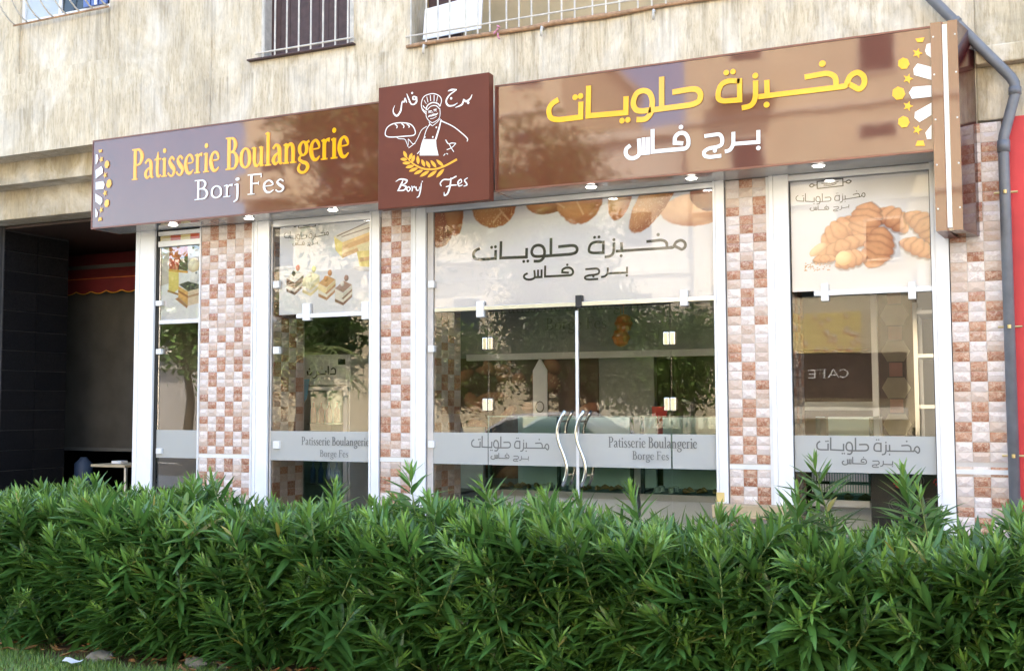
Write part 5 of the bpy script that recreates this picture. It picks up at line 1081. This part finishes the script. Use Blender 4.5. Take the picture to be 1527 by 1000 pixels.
ik = Ink(-29.59, .002, 1); latin(ik, 'CAFE', -4.6, -6.0, 2.3, .28, 1.0); ik.build('lettering', 'white_print', bk)
window_block('low_block', 'low pale block far down the street opposite the dark passage', -62, -30.5, -33, 8.2, 'far_grey', 1, 8)
def tree(label, x, y, h, r, seed, leaf=4200, tint=(.10, .18, .04)):
    R_ = np.random.default_rng(seed); t = thing('street_tree', label, 'tree', (x, y, 0), 'trees across the street')
    MB().tube([(x, y, 0), (x + .1, y, h * .25), (x - .05, y + .1, h * .5), (x, y, h * .8)], [.2, .16, .12, .05], 8).build('trunk', 'bark', t, smooth=True)
    cc = []
    for k_ in range(9):
        a = k_ * 2.4; q = np.array([x + r * .6 * math.cos(a), y + r * .6 * math.sin(a), h * (.55 + .35 * R_.random())]); MB().tube([(x, y, h * .4), tuple(q)], [.08, .02], 6).build('limb', 'bark', t); cc += [q] * 2
    cc += [np.array([x, y, h * .9]), np.array([x, y, h * .65])]
    n = leaf * 2; ci = R_.integers(0, len(cc), n); Pp = np.array(cc)[ci] + R_.normal(0, r * .26, (n, 3)); dd = R_.normal(0, 1, (n, 3)); dd /= np.linalg.norm(dd, axis=1)[:, None]; s2 = np.cross(dd, R_.normal(0, 1, (n, 3))); s2 /= np.linalg.norm(s2, axis=1)[:, None]; L_ = R_.uniform(.07, .14, n)[:, None] * r / 1.8
    V = np.stack([Pp - s2 * L_ * .4, Pp + dd * L_, Pp + s2 * L_ * .4, Pp - dd * L_], 1).reshape(-1, 3); F = np.arange(4 * n).reshape(-1, 4); C = np.repeat(np.array([tint]) * R_.uniform(.6, 1.4, n)[:, None], 4, 0)
    o = place('crown', np_mesh('crown', V, F, C, 'leaf', (x, y, h * .7)), (x, y, h * .7), t); o['kind'] = 'stuff'
tree('tall round tree across the street in line with the chef sign', -16.2, -18.5, 10.5, 2.3, 1); tree('second tall tree across the street, toward the cafe', -11.6, -19.5, 9.6, 2.0, 2); tree('small leafy tree on the near verge opposite the doors', -8.4, -13.5, 3.6, 1.2, 3, 3000, (.09, .14, .03))
tree('small leafy tree in front of the pale building', -12.4, -23, 5.4, 2.0, 4, 3200, (.08, .13, .03)); tree('leafy tree beyond the parked car', -21.5, -22, 5.2, 2.2, 5, 3200); tree('broad tree in front of the low pale block', -28.8, -25, 6.6, 2.8, 8, 5200)
tree('bushy tree on the verge opposite the right door', -7.0, -15.5, 3.3, 1.3, 11, 4200, (.15, .24, .05)); tree('bushy young tree on the verge toward the palm', -12.0, -15.0, 3.2, 1.2, 12, 3600, (.13, .21, .045)); tree('dark bushy tree beside the young one opposite the right door', -9.2, -17.0, 3.8, 1.4, 13, 4000, (.08, .15, .04)); tree('low round tree left of the cafe', -9.6, -26, 4.2, 1.5, 6, 2500, (.09, .13, .03))
pt = thing('palm_tree', 'short palm across the street with spiky drooping fronds', 'palm', (-15.9, -14.2, 0), None)
MB().tube([(-15.9, -14.2, 0), (-15.8, -14.2, 1.3), (-15.85, -14.2, 2.6)], [.24, .19, .2], 10).build('trunk', 'bark', pt, smooth=True)
for i in range(22):
    a = i * 2.4; el = .2 + .9 * (i % 5) / 5; v = []; Pq, Dq = [], []
    pts = [np.array([-15.85 + math.cos(a) * 1.7 * t * math.cos(el * .6), -14.2 + math.sin(a) * 1.7 * t * math.cos(el * .6), 2.6 + 1.5 * el * t - 1.1 * t * t]) for t in np.linspace(0, 1, 12)]
    m = MB().tube([tuple(p) for p in pts], [.02] * 11 + [.005], 5)
    for j in range(2, 12):
        d_ = pts[j] - pts[j - 1]; d_ /= np.linalg.norm(d_); s2 = np.cross(d_, [0, 0, 1.]); s2 /= np.linalg.norm(s2)
        for sg in (-1, 1): e = pts[j] + (s2 * sg * .8 + d_ * .7) * .5 - np.array([0, 0, .12]); m.add([pts[j] - d_ * .03, pts[j] + d_ * .03, e], [(0, 1, 2)])
    me_ = m.build('frond', 'stem', pt)
# parked car
MT['car_paint'] = simple('white_car_paint', (.75, .76, .78), .15, var=.01); MT['tyre'] = simple('tyre_rubber', (.02, .02, .02), .8)
car = thing('parked_car', 'white hatchback parked on the road behind the viewpoint', 'car', (-8.6, -12.4, -.13))
prof = [(-2.1, .35), (-2.15, .62), (-1.95, .82), (-1.15, .93), (-.45, 1.38), (.95, 1.42), (1.75, 1.0), (2.05, .92), (2.1, .4), (1.7, .25), (-1.8, .25)]
v = []; 
for sgn in (-1, 1):
    for x_, z_ in prof: v.append((-8.6 + x_, -12.4 + sgn * (.84 if z_ < .95 else .66), -.13 + z_))
n = len(prof); MB().add(v, [tuple(range(n)), tuple(range(2 * n - 1, n - 1, -1))] + [(i, i + n, (i + 1) % n + n, (i + 1) % n) for i in range(n)]).build('body', 'car_paint', car, bevel=.05)
gp = [(-.95, 1.0), (-.4, 1.32), (.85, 1.35), (1.45, 1.02)]
for sgn in (-1, 1): MB().add([(-8.6 + a, -12.4 + sgn * (.84 if z_ < 1.1 else .68), -.13 + z_) for a, z_ in gp], [(0, 1, 2, 3)]).build('window', 'dark_glass', car)
for a in (-1.3, 1.35):
    for sgn in (-.8, .8): wq = MB().tube([(-8.6 + a, -12.4 + sgn - .1, .19), (-8.6 + a, -12.4 + sgn + .1, .19)], .32, 20).build('wheel', 'tyre', car); MB().tube([(-8.6 + a, -12.4 + sgn - .105, .19), (-8.6 + a, -12.4 + sgn + .105, .19)], .19, 14).build('rim', 'chrome', wq)
